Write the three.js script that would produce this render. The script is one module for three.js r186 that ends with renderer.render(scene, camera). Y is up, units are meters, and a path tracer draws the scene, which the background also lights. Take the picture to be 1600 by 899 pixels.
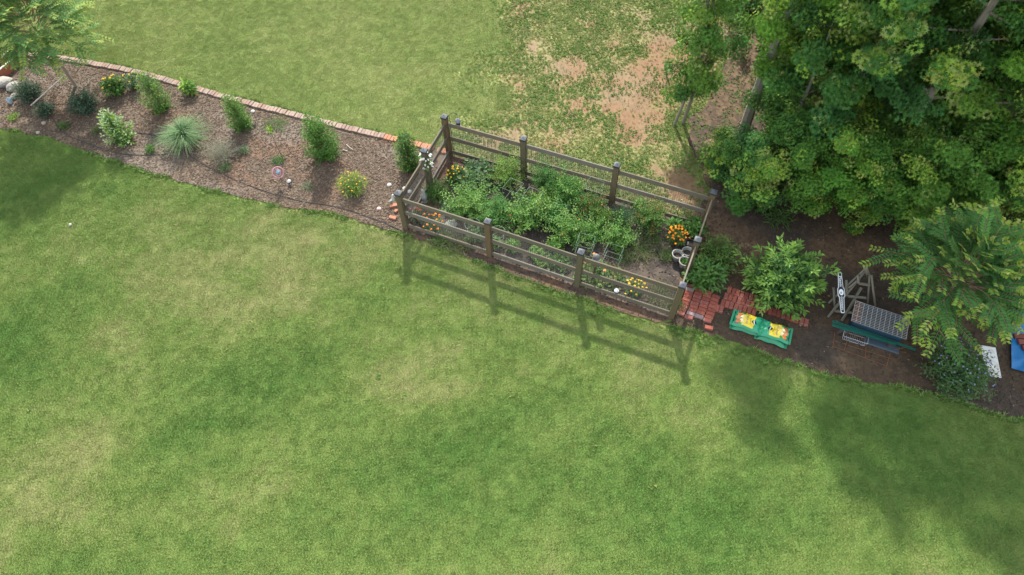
import * as THREE from 'three';
import { mergeGeometries } from 'three/addons/utils/BufferGeometryUtils.js';

// ---------- camera, sky, sun, exposure ----------
const scene = new THREE.Scene();
const camera = new THREE.PerspectiveCamera(45.69, 1024 / 575, 0.1, 900);
camera.position.set(0, 14.505, 0);
camera.rotation.set(-1.005, 0, -0.038, 'YXZ');
const SKY = 0.68;                                    // hazy bright daylight: a pale, even sky
{
  const w = 64, h = 32, d = new Float32Array(w * h * 4);
  for (let j = 0; j < h; j++) for (let i = 0; i < w; i++) {
    const e = Math.max(0, (j + 0.5) / h * 2 - 1), k = (j * w + i) * 4;   // 0 horizon .. 1 zenith
    const m = 0.5 + 0.5 * Math.sin(i / w * Math.PI * 6 + Math.sin(j * 0.9) * 2);
    const t = Math.pow(e, 0.6);
    d[k] = SKY * (1.06 - 0.26 * t + 0.05 * m); d[k + 1] = SKY * (1.07 - 0.14 * t + 0.04 * m); d[k + 2] = SKY * (1.08 + 0.02 * t + 0.02 * m); d[k + 3] = 1;
  }
  const sky = new THREE.DataTexture(d, w, h, THREE.RGBAFormat, THREE.FloatType);
  sky.mapping = THREE.EquirectangularReflectionMapping; sky.magFilter = THREE.LinearFilter; sky.minFilter = THREE.LinearFilter; sky.needsUpdate = true;
  scene.background = sky; scene.environment = sky;
}
const sun = new THREE.DirectionalLight(new THREE.Color().setRGB(1, 0.93, 0.83), 4.7);
sun.position.set(-1.3, 25.6, -30 - 10); sun.target.position.set(0, 0, -10);   // 40.5 degrees high, behind the scene
sun.castShadow = true; sun.shadow.radius = 3.2; sun.shadow.mapSize.set(4096, 4096);
Object.assign(sun.shadow.camera, { left: -26, right: 26, top: 26, bottom: -26, near: 1, far: 120 });
scene.add(sun, sun.target);
const renderer = new THREE.WebGLRenderer({ antialias: true });
renderer.setSize(1024, 575); renderer.shadowMap.enabled = true;
renderer.toneMapping = THREE.LinearToneMapping; renderer.toneMappingExposure = 2.5;

// ---------- helpers ----------
let seed = 7;
function rnd() { seed = (seed + 0x6D2B79F5) | 0; let t = Math.imul(seed ^ (seed >>> 15), 1 | seed); t = (t + Math.imul(t ^ (t >>> 7), 61 | t)) ^ t; return ((t ^ (t >>> 14)) >>> 0) / 4294967296; }
const rr = (a, b) => a + (b - a) * rnd(), pick = a => a[Math.floor(rnd() * a.length)], gauss = () => (rnd() + rnd() + rnd() + rnd() - 2) * 0.9;
const clamp = (x, a = 0, b = 1) => Math.min(b, Math.max(a, x)), lerp = (a, b, t) => a + (b - a) * t, sstep = (a, b, x) => { x = clamp((x - a) / (b - a)); return x * x * (3 - 2 * x); };
const mix3 = (a, b, t) => [a[0] + (b[0] - a[0]) * t, a[1] + (b[1] - a[1]) * t, a[2] + (b[2] - a[2]) * t];
function hash(i, j) { let h = Math.imul(i, 374761393) + Math.imul(j, 668265263) | 0; h = Math.imul(h ^ (h >>> 13), 1274126177); return ((h ^ (h >>> 16)) >>> 0) / 4294967296; }
function noise(x, y) { const i = Math.floor(x), j = Math.floor(y), u = x - i, v = y - j, a = u * u * (3 - 2 * u), b = v * v * (3 - 2 * v); return lerp(lerp(hash(i, j), hash(i + 1, j), a), lerp(hash(i, j + 1), hash(i + 1, j + 1), a), b); }
function fbm(x, y, o = 4) { let s = 0, w = 0.5, t = 0; for (let k = 0; k < o; k++) { s += noise(x + k * 17.3, y - k * 9.1) * w; t += w; x *= 2.03; y *= 2.03; w *= 0.55; } return s / t; }
const taken = new Map();
function numbered(n) { const k = taken.get(n) || 0; taken.set(n, k + 1); return k ? n + '_' + String(k).padStart(3, '0') : n; }
function thing(name, label, category, [x, z] = [0, 0], turn = 0, group, y = 0) {
  const o = new THREE.Group(); o.name = numbered(name); o.position.set(x, y, z); o.rotation.y = turn; o.userData = { label, category };
  if (group) o.userData.group = group;
  scene.add(o); return o;
}
function part(name, geo, m, parent, at) {
  const o = new THREE.Mesh(geo, m); o.name = name; o.castShadow = o.receiveShadow = true; if (at) o.position.set(...at);
  parent.add(o); return o;
}
function tag(o, label, category, group, kind) { o.name = numbered(o.name); o.userData = { label, category }; if (group) o.userData.group = group; if (kind) o.userData.kind = kind; o.castShadow = o.receiveShadow = true; if (!o.parent) scene.add(o); return o; }
const mat = (r, g, b, rough = 0.85, extra = {}) => new THREE.MeshStandardMaterial({ color: new THREE.Color().setRGB(r, g, b), roughness: rough, ...extra });
function dataTex(w, h, fn, srgb = true, wrap = false) {          // fn(u, v) -> linear rgb (colour) or one number
  const d = new Uint8Array(w * h * 4);
  for (let j = 0; j < h; j++) for (let i = 0; i < w; i++) {
    const c = fn((i + 0.5) / w, (j + 0.5) / h), k = (j * w + i) * 4;
    if (typeof c === 'number') d[k] = d[k + 1] = d[k + 2] = clamp(c) * 255;
    else for (let q = 0; q < 3; q++) { const v = clamp(c[q]); d[k + q] = srgb ? 255 * (v < 0.0031308 ? 12.92 * v : 1.055 * Math.pow(v, 1 / 2.4) - 0.055) : v * 255; }
    d[k + 3] = 255;
  }
  const t = new THREE.DataTexture(d, w, h); t.magFilter = THREE.LinearFilter; t.minFilter = THREE.LinearMipmapLinearFilter; t.generateMipmaps = true; t.needsUpdate = true;
  if (srgb) t.colorSpace = THREE.SRGBColorSpace;
  if (wrap) t.wrapS = t.wrapT = THREE.RepeatWrapping;
  return t;
}
// small vector helpers on plain arrays
const add = (a, b, s = 1) => [a[0] + b[0] * s, a[1] + b[1] * s, a[2] + b[2] * s], sub = (a, b) => [a[0] - b[0], a[1] - b[1], a[2] - b[2]];
const cross = (a, b) => [a[1] * b[2] - a[2] * b[1], a[2] * b[0] - a[0] * b[2], a[0] * b[1] - a[1] * b[0]];
const norm = a => { const l = Math.hypot(...a) || 1; return [a[0] / l, a[1] / l, a[2] / l]; };
class Build {                                                    // collects triangles with a colour each
  constructor() { this.p = []; this.c = []; }
  tri(a, b, c, k) { this.p.push(...a, ...b, ...c); for (let q = 0; q < 3; q++) this.c.push(k[0], k[1], k[2]); }
  quad(a, b, c, d, k) { this.tri(a, b, c, k); this.tri(a, c, d, k); }
  leaf(p, d, n, L, W, k, fold = 0.18, droop = 0.12) {
    d = norm(d); const s = norm(cross(d, n)), u = cross(s, d), m = add(p, d, L * 0.45), tip = add(add(p, d, L), u, -droop * L);
    this.tri(p, add(add(m, s, W / 2), u, fold * W), tip, k); this.tri(p, tip, add(add(m, s, -W / 2), u, fold * W), k);
  }
  star(p, d, n, L, k) {                                          // a five-lobed leaf
    d = norm(d); const s = norm(cross(d, n)), ang = [-2, -1, 0, 1, 2], len = [0.72, 0.95, 1.05, 0.95, 0.72], o = add(p, d, L * 0.22), at = (a, r) => add(add(o, d, Math.cos(a) * r), s, Math.sin(a) * r);
    for (let i = 0; i < 5; i++) { const a = ang[i] * 0.98; const t = add(at(a, L * len[i] * 0.78), n, -0.12 * L); this.tri(o, at(a - 0.49, L * 0.3), t, k); this.tri(o, t, at(a + 0.49, L * 0.3), k); }
  }
  tube(pts, r0, r1, sides, k) {
    let prev = null;
    for (let i = 0; i < pts.length; i++) {
      const t = norm(sub(pts[Math.min(i + 1, pts.length - 1)], pts[Math.max(i - 1, 0)])), a = norm(cross(t, Math.abs(t[1]) > 0.9 ? [1, 0, 0.1] : [0, 1, 0])), b = cross(t, a), r = lerp(r0, r1, i / (pts.length - 1)), ring = [];
      for (let q = 0; q < sides; q++) { const w = q / sides * Math.PI * 2; ring.push(add(add(pts[i], a, Math.cos(w) * r), b, Math.sin(w) * r)); }
      if (prev) for (let q = 0; q < sides; q++) this.quad(prev[q], prev[(q + 1) % sides], ring[(q + 1) % sides], ring[q], k);
      prev = ring;
    }
  }
  bar(a, b, w, h, k) { this.box(a, b, w, h, k); }
  box(a, b, w, h, k) {                                           // a beam from a to b
    const t = norm(sub(b, a)), s = norm(cross(t, Math.abs(t[1]) > 0.95 ? [0, 0, 1] : [0, 1, 0])), u = cross(s, t), c = [];
    for (const e of [a, b]) for (const [i, j] of [[-1, -1], [1, -1], [1, 1], [-1, 1]]) c.push(add(add(e, s, i * w / 2), u, j * h / 2));
    for (const f of [[0, 1, 2, 3], [7, 6, 5, 4], [1, 0, 4, 5], [2, 1, 5, 6], [3, 2, 6, 7], [0, 3, 7, 4]]) this.quad(c[f[0]], c[f[1]], c[f[2]], c[f[3]], k);
  }
  geo() {
    const g = new THREE.BufferGeometry();
    g.setAttribute('position', new THREE.Float32BufferAttribute(this.p, 3)); g.setAttribute('color', new THREE.Float32BufferAttribute(this.c, 3));
    g.computeVertexNormals(); return g;
  }
}
const W3 = [1, 1, 1];
function vary(c, a = 0.18) { const f = 1 + gauss() * a, y = gauss() * a * 0.45; return [Math.max(0.004, c[0] * f * (1 + y)), Math.max(0.004, c[1] * f), Math.max(0.003, c[2] * f * (1 - y))]; }
const leafMat = new THREE.MeshPhysicalMaterial({ vertexColors: true, roughness: 0.8, transmission: 0.42, thickness: 0, side: THREE.DoubleSide, specularIntensity: 0.25 });
const petalMat = new THREE.MeshStandardMaterial({ vertexColors: true, roughness: 0.8, side: THREE.DoubleSide });
const stemMat = new THREE.MeshStandardMaterial({ vertexColors: true, roughness: 0.9 });
function chamferBox(w, h, d, c = 0.008) {                        // a block standing on y = 0 with bevelled top edges
  const g = new Build(), x = w / 2, z = d / 2, R = (y, i) => [[-x + i, y, -z + i], [-x + i, y, z - i], [x - i, y, z - i], [x - i, y, -z + i]], a = R(0, 0), b = R(h - c, 0), t = R(h, c);
  for (let i = 0; i < 4; i++) { const j = (i + 1) % 4; g.quad(a[i], a[j], b[j], b[i], W3); g.quad(b[i], b[j], t[j], t[i], W3); }
  g.quad(t[0], t[1], t[2], t[3], W3); g.quad(a[3], a[2], a[1], a[0], W3);
  const o = g.geo(); o.deleteAttribute('color'); return o;
}
function boxUV(g, s = 1) {                                       // uv in metres from the dominant face direction, grain along the longest side
  g.computeBoundingBox(); const n = g.attributes.normal, p = g.attributes.position, uv = new Float32Array(p.count * 2), sz = g.boundingBox.getSize(new THREE.Vector3()), long = sz.y > sz.x && sz.y > sz.z ? 1 : sz.x > sz.z ? 0 : 2, get = (i, a) => (a === 0 ? p.getX(i) : a === 1 ? p.getY(i) : p.getZ(i));
  for (let i = 0; i < p.count; i++) {
    const N = [Math.abs(n.getX(i)), Math.abs(n.getY(i)), Math.abs(n.getZ(i))], f = N.indexOf(Math.max(...N)), rest = [0, 1, 2].filter(a => a !== f), u = rest.includes(long) ? long : rest[0], v = rest.find(a => a !== u);
    uv[i * 2] = get(i, u) * s + f * 0.37; uv[i * 2 + 1] = get(i, v) * s + f * 0.21;
  }
  g.setAttribute('uv', new THREE.BufferAttribute(uv, 2)); return g;
}
function inside(p, poly) { let r = false; for (let i = 0, j = poly.length - 1; i < poly.length; j = i++) { const [a, b] = poly[i], [c, d] = poly[j]; if ((b > p[1]) !== (d > p[1]) && p[0] < (c - a) * (p[1] - b) / (d - b) + a) r = !r; } return r; }
function smooth(pts, closed, step = 0.12) { const c = new THREE.CatmullRomCurve3(pts.map(p => new THREE.Vector3(p[0], 0, p[1])), closed, 'centripetal'); return c.getSpacedPoints(Math.ceil(c.getLength() / step)).map(v => [v.x, v.z]); }

// ---------- the setting: ground, lawn, beds ----------
const far = part('ground', new THREE.PlaneGeometry(700, 700).rotateX(-Math.PI / 2), mat(0.085, 0.11, 0.04, 1), scene, [0, -0.06, 0]);
far.userData.kind = 'structure';
const X0 = -25, X1 = 25, Z0 = -31, Z1 = 3;
const backEdge = [[-20.34, -20.02], [-17.96, -19.45], [-15.21, -18.88], [-14.03, -18.59], [-12.71, -18.21], [-11.35, -17.73], [-9.78, -17.05], [-8.21, -16.39], [-6.58, -15.75], [-4.96, -15.12], [-2.98, -14.39], [-1.55, -13.84]];
const frontEdge = [[-18.79, -16.57], [-16.58, -16.01], [-15.26, -15.61], [-13.97, -15.23], [-12.64, -14.64], [-10.93, -13.89], [-9.29, -13.18], [-8.12, -12.75], [-6.61, -12.26], [-5.16, -11.92], [-4.07, -11.53], [-2.82, -10.98], [-1.63, -10.42], [-0.6, -9.91], [0.49, -9.37], [1.58, -8.85], [2.79, -8.33], [3.78, -7.95], [4.56, -7.69], [5.27, -7.43], [5.95, -7.06], [6.75, -6.7], [7.7, -6.38], [8.65, -6.17], [9.45, -5.95], [10.29, -5.53], [11.17, -5.24], [12.59, -4.7], [14.71, -4.06]];
const backS = smooth(backEdge, false), frontS = smooth(frontEdge, false).map(([x, z]) => [x, z + (fbm(x * 3, z * 3, 2) - 0.5) * 0.16 + (noise(x * 11, 3) - 0.5) * 0.05]);
const fenceA = [-2.82, -11.11], fenceE = [-1.64, -13.79];
const cutF = frontS.findIndex(p => p[0] > fenceA[0] - 0.1);
const cutR = frontS.findIndex(p => p[0] > 3.45);
// outlines of the three beds
const leftBed = [...backS, fenceE, fenceA, ...frontS.slice(0, cutF).reverse()];
const gardenBed = [...[[-2.82, -11.11], [-2.24, -12.64], [-1.64, -13.79], [0.45, -13.12], [2.75, -11.98], [5.02, -10.95], [4.19, -9.2], [3.84, -8.11]], ...frontS.slice(cutF, cutR).reverse()];
const woodEdge = smooth([[5.08, -10.94], [5.32, -11.85], [5.57, -12.07], [5.48, -12.96], [5.34, -13.81], [5.41, -14.62], [5.97, -15.43], [6.87, -17.25], [7.59, -19.1], [8.5, -21.86], [10.04, -26.77]], false, 0.2).map(([x, z]) => [x + (fbm(x * 2 + 9, z * 2, 3) - 0.5) * 0.5, z]);
const dirtBed = [...frontS.slice(cutR), [25, -3.2], [25, -30], [9.6, -30], ...woodEdge.reverse(), ...[[5, -10.86], [4.18, -9.17], [3.85, -8.07]]];
const bedBoxes = [leftBed, gardenBed, dirtBed].map(b => [b, Math.min(...b.map(p => p[0])), Math.max(...b.map(p => p[0])), Math.min(...b.map(p => p[1])), Math.max(...b.map(p => p[1]))]);
const bedCell = new Map();                                       // remembers which 4 cm cells lie in a bed
function inBeds(p) { const i = Math.round(p[0] * 25), j = Math.round(p[1] * 25), key = i * 8192 + j; let r = bedCell.get(key); if (r === undefined) { const q = [i / 25, j / 25]; r = bedBoxes.some(([b, x0, x1, z0, z1]) => q[0] > x0 && q[0] < x1 && q[1] > z0 && q[1] < z1 && inside(q, b)); bedCell.set(key, r); } return r; }
// grass: drier patches, greener ones that partly put shade into the colour, and red clay where it is thin
const patches = [
  ...[[-5.62, -6.97], [-6.82, -6.22], [-4.32, -7.41], [-7.78, -4.78]].map(p => [...p, 1.4, -0.27]), ...[[-2.66, -5.15], [-0.44, -3.82], [-0.83, -5.23], [-4.62, -3.98], [1.34, -5.89]].map(p => [...p, 1.25, -0.17]),
  ...[[3.53, -3.54], [5.03, -4.29], [2.12, -2.84], [7.05, -5.66], [9.03, -3.34], [8.55, -5]].map(p => [...p, 1.8, -0.2]), ...[[-11.98, -9.36], [-12.04, -7.74], [-13.44, -14.22], [-11.43, -14.37], [-14.05, -12.35]].map(p => [...p, 1.4, -0.22]),  // deeper green where tree shade falls, shade put into the grass colour
  ...[[-8.36, -10.57], [-6.23, -9.87], [-8.82, -9.03], [-10.17, -7.66], [-9.43, -6.17], [-3.87, -9.19]].map(p => [...p, 1.8, 0.12]), ...[[-3.15, -6.07], [-2.92, -7.02], [-1.27, -7.29], [-1.55, -6.01], [0.85, -5.02], [4.29, -5.47]].map(p => [...p, 0.8, 0.13]), ...[[-10.65, -5.47], [-8.97, -6.62], [-5.21, -5.25]].map(p => [...p, 1.2, 0.1]),
  ...[[-4.72, -18.85], [-1.8, -19.66], [-6.25, -17.69], [-11.73, -20.94], [-3.3, -16.07]].map(p => [...p, 1.8, 0.12]), ...[[-9.02, -19.42], [-7.39, -17.16], [-12.39, -19.29], [-10.17, -20.85]].map(p => [...p, 1.5, -0.12]),
];
const clayPoly = [[-0.25, -23.19], [0.14, -20.22], [-0.33, -17.96], [-0.27, -16.19], [0, -15.07], [-1.05, -14.86], [-1.7, -13.87], [-1.54, -13.32], [2.84, -11.53], [4.97, -10.89], [5.71, -12.06], [5.99, -14.49], [8.66, -22.62]];
const clayBare = [...[[2.19, -17.51], [1.86, -17.08], [0.24, -16.73], [0.58, -20.37], [2.13, -15.5], [1.12, -18.35]].map(p => [...p, 0.55]), ...[[3.91, -16.67], [3.54, -15.98], [4.14, -15.39], [3.72, -14.35], [5.07, -17.05]].map(p => [...p, 0.85]), ...[[6.68, -18.18], [6.97, -19.14], [5.56, -17.63], [6.01, -16.7], [5.3, -18.58], [7.26, -20.13]].map(p => [...p, 0.8]), ...[[0.18, -14.67], [1.46, -14.21], [-0.58, -14.45]].map(p => [...p, 0.5]), ...[[3.61, -18.36], [4.65, -19.95], [3.01, -19.71]].map(p => [...p, 0.35]), ...[[4.88, -12.33], [5.11, -11.64], [4.4, -12.71]].map(p => [...p, 0.55])];
function clayMask(x, z) {                                         // 0 lawn .. 1 thin clay turf, with a ragged border
  if (z > -10 || x < -4 || x > 9) return 0;
  const w = (fbm(x * 0.8, z * 0.8, 3) - 0.5) * 3.2, v = (fbm(x * 0.8 + 50, z * 0.8, 3) - 0.5) * 2; let s = 0;
  for (let i = 0; i < 7; i++) if (inside([x + w + Math.cos(i * 2.4) * 0.12 * i, z + v + Math.sin(i * 2.4) * 0.12 * i], clayPoly)) s++;
  return s / 7;
}
function bare(x, z) {                                            // 0 grass .. 1 bare clay
  if (z > -10 || x < -2.5 || x > 9) return 0;
  let k = 0.31 * clayMask(x, z); if (k < 0.05) return 0;
  for (const [a, b, r] of clayBare) { const d = Math.hypot(x - a, z - b) / r; k += 0.62 * Math.exp(-d * d); }
  return 0.88 * sstep(0.28, 1.12, k + (fbm(x * 3.2 + 40, z * 3.2, 5) - 0.5) * 1.1 + (fbm(x * 9, z * 9 + 14, 3) - 0.5) * 0.75);
}
function grassTone(x, z) {
  let k = 0.53 + (fbm(x * 0.33 + 5, z * 0.45, 3) - 0.5) * 0.6 + (fbm(x * 1.5, z * 2 + 30, 4) - 0.5) * 0.5 + (fbm(x * 5.2 + z * 3.9, z * 5.2 - x * 3.9 + 11, 4) - 0.5) * 0.42;
  for (const [a, b, r, s] of patches) { const d = ((x - a) ** 2 + (z - b) ** 2) / (r * r); if (d < 5) k += s * Math.exp(-d); }
  if (z < -10 && x > -4) k += 0.32 * clayMask(x, z);
  return clamp(k);
}
const GREEN = [0.078, 0.156, 0.027], OLIVE = [0.128, 0.186, 0.041], STRAW = [0.2, 0.206, 0.077], CLAY = [0.168, 0.088, 0.053], SAND = [0.165, 0.113, 0.07];
const farLawn = [...backEdge, ...[[-0.59, -13.44], [1.43, -29.33], [-32.24, -31.8]]], BACKLITTONE = [0.25, 0.295, 0.095];   // paler mix puts backlit brightness into the lawn colour behind the brick edging
function grassCol(x, z, k = grassTone(x, z)) {
  const w = (fbm(x * 0.8 + 60, z * 0.8, 2) - 0.5) * 1.2, c = k < 0.5 ? mix3(GREEN, OLIVE, k * 2) : mix3(OLIVE, STRAW, k * 2 - 1);
  return z < -12 && inside([x + (x > 0 ? w : 0), z], farLawn) ? mix3(c, BACKLITTONE, 0.5) : c;
}
{
  const t = dataTex(1600, 1088, (u, v) => {
    const x = lerp(X0, X1, u), z = lerp(Z0, Z1, v), b = bare(x, z); let c = grassCol(x, z);
    const g = 0.8 + 0.3 * noise(x * 31, z * 31); c = [c[0] * g, c[1] * g, c[2] * g];
    if (b > 0.01) { const cl = mix3(CLAY, SAND, sstep(0.4, 0.7, fbm(x * 0.8 + 3, z * 0.8, 3))), q = 0.75 + 0.5 * fbm(x * 8, z * 8, 3); c = mix3(c, [cl[0] * q, cl[1] * q, cl[2] * q], b); }
    return c;
  });
  const rows = 170, cols = 250, g = new THREE.PlaneGeometry(X1 - X0, Z1 - Z0, cols, rows).rotateX(-Math.PI / 2).translate((X0 + X1) / 2, 0, (Z0 + Z1) / 2), p = g.attributes.position, uv = g.attributes.uv;
  for (let i = 0; i < p.count; i++) { const x = p.getX(i), z = p.getZ(i); uv.setXY(i, (x - X0) / (X1 - X0), (z - Z0) / (Z1 - Z0)); p.setY(i, -0.012 + (bare(x, z) > 0.3 ? (fbm(x * 4, z * 4, 2) - 0.5) * 0.022 : 0)); }
  g.computeVertexNormals();
  const lawn = part('lawn', g, new THREE.MeshStandardMaterial({ map: t, roughness: 1 }), scene); lawn.userData.kind = 'structure';
}
function bedSheet(name, poly, y, res, col, hgt, bump) {
  const xs = poly.map(p => p[0]), zs = poly.map(p => p[1]), x0 = Math.min(...xs), x1 = Math.max(...xs), z0 = Math.min(...zs), z1 = Math.max(...zs);
  const g = new THREE.ShapeGeometry(new THREE.Shape(poly.map(([x, z]) => new THREE.Vector2(x, -z)))).rotateX(-Math.PI / 2).translate(0, y, 0), p = g.attributes.position, uv = g.attributes.uv;
  for (let i = 0; i < p.count; i++) uv.setXY(i, (p.getX(i) - x0) / (x1 - x0), (p.getZ(i) - z0) / (z1 - z0));
  const w = Math.min(2048, Math.round((x1 - x0) * res)), h = Math.min(2048, Math.round((z1 - z0) * res)), at = f => (u, v) => f(lerp(x0, x1, u), lerp(z0, z1, v));
  const o = part(name, g, new THREE.MeshStandardMaterial({ map: dataTex(w, h, at(col)), bumpMap: dataTex(w, h, at(hgt), false), bumpScale: bump, roughness: 1 }), scene);
  o.userData.kind = 'structure'; return o;
}
const chipN = (x, z, a) => { const c = Math.cos(a), s = Math.sin(a); return noise((x * c + z * s) * 55, (z * c - x * s) * 17); };
const chips = (x, z) => Math.max(chipN(x, z, 0.3), chipN(x + 9, z, 1.6) * 0.98, chipN(x, z + 7, 2.6) * 0.96);
const MULCH = [0.074, 0.052, 0.036], CHIP = [0.165, 0.126, 0.088], RUST = [0.12, 0.065, 0.038], SOIL = [0.038, 0.03, 0.025], DIRT = [0.066, 0.043, 0.025], PATH = [0.15, 0.086, 0.045];
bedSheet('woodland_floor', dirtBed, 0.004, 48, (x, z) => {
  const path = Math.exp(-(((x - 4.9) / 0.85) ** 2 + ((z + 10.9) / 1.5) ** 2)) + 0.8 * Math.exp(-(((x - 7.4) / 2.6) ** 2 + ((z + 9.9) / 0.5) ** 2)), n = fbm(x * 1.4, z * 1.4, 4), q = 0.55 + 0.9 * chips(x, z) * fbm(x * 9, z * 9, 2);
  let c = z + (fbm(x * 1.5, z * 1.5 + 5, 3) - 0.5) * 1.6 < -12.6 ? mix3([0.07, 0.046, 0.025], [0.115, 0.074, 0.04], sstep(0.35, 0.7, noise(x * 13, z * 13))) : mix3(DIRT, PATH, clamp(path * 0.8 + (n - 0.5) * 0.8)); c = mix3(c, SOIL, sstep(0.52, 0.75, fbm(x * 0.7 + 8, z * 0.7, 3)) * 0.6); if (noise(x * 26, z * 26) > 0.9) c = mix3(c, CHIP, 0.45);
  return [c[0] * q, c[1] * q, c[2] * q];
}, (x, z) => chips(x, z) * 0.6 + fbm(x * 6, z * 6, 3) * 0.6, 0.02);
bedSheet('mulch_bed', leftBed, 0.008, 95, (x, z) => {
  const n = fbm(x * 0.9 + 4, z * 0.9, 4), k = chips(x, z), q = 0.62 + 0.62 * k;
  let c = mix3(MULCH, CHIP, sstep(0.5, 0.95, noise(x * 30, z * 30)) * 0.6); c = mix3(c, RUST, sstep(0.5, 0.72, n) * 0.55); c = mix3(c, [0.14, 0.12, 0.1], sstep(0.55, 0.75, fbm(x * 0.6 + 31, z * 0.8 + 3, 3)) * 0.5);
  return [c[0] * q, c[1] * q, c[2] * q];
}, (x, z) => chips(x, z) * 0.8 + fbm(x * 5, z * 5, 3) * 0.35, 0.025);
bedSheet('garden_soil', gardenBed, 0.012, 110, (x, z) => {
  const e = (x + 2.785) * Math.cos(0.44) + (z + 11.2) * Math.sin(0.44), d = -(x + 2.785) * Math.sin(0.44) + (z + 11.2) * Math.cos(0.44);   // along the front fence, and out from it
  const strip = sstep(-0.15, 0.05, d + (fbm(x * 3, z * 3, 2) - 0.5) * 0.3), edge = sstep(0.7, 0.2, e) , n = fbm(x * 1.1 + 2, z * 1.1 + 5, 4), q = 0.55 + 0.85 * fbm(x * 14, z * 14, 3);
  let c = mix3(SOIL, [0.078, 0.06, 0.047], sstep(0.45, 0.7, n)); c = mix3(c, mix3(MULCH, RUST, n), Math.max(strip, edge * 0.8)); c = mix3(c, SOIL, strip * sstep(0.45, 0.6, fbm(x * 2, z * 5, 3)) * 0.6);
  if (noise(x * 40, z * 40) > 0.93) c = mix3(c, CHIP, 0.5);
  return [c[0] * q, c[1] * q, c[2] * q];
}, (x, z) => fbm(x * 12, z * 12, 4), 0.03);

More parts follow.
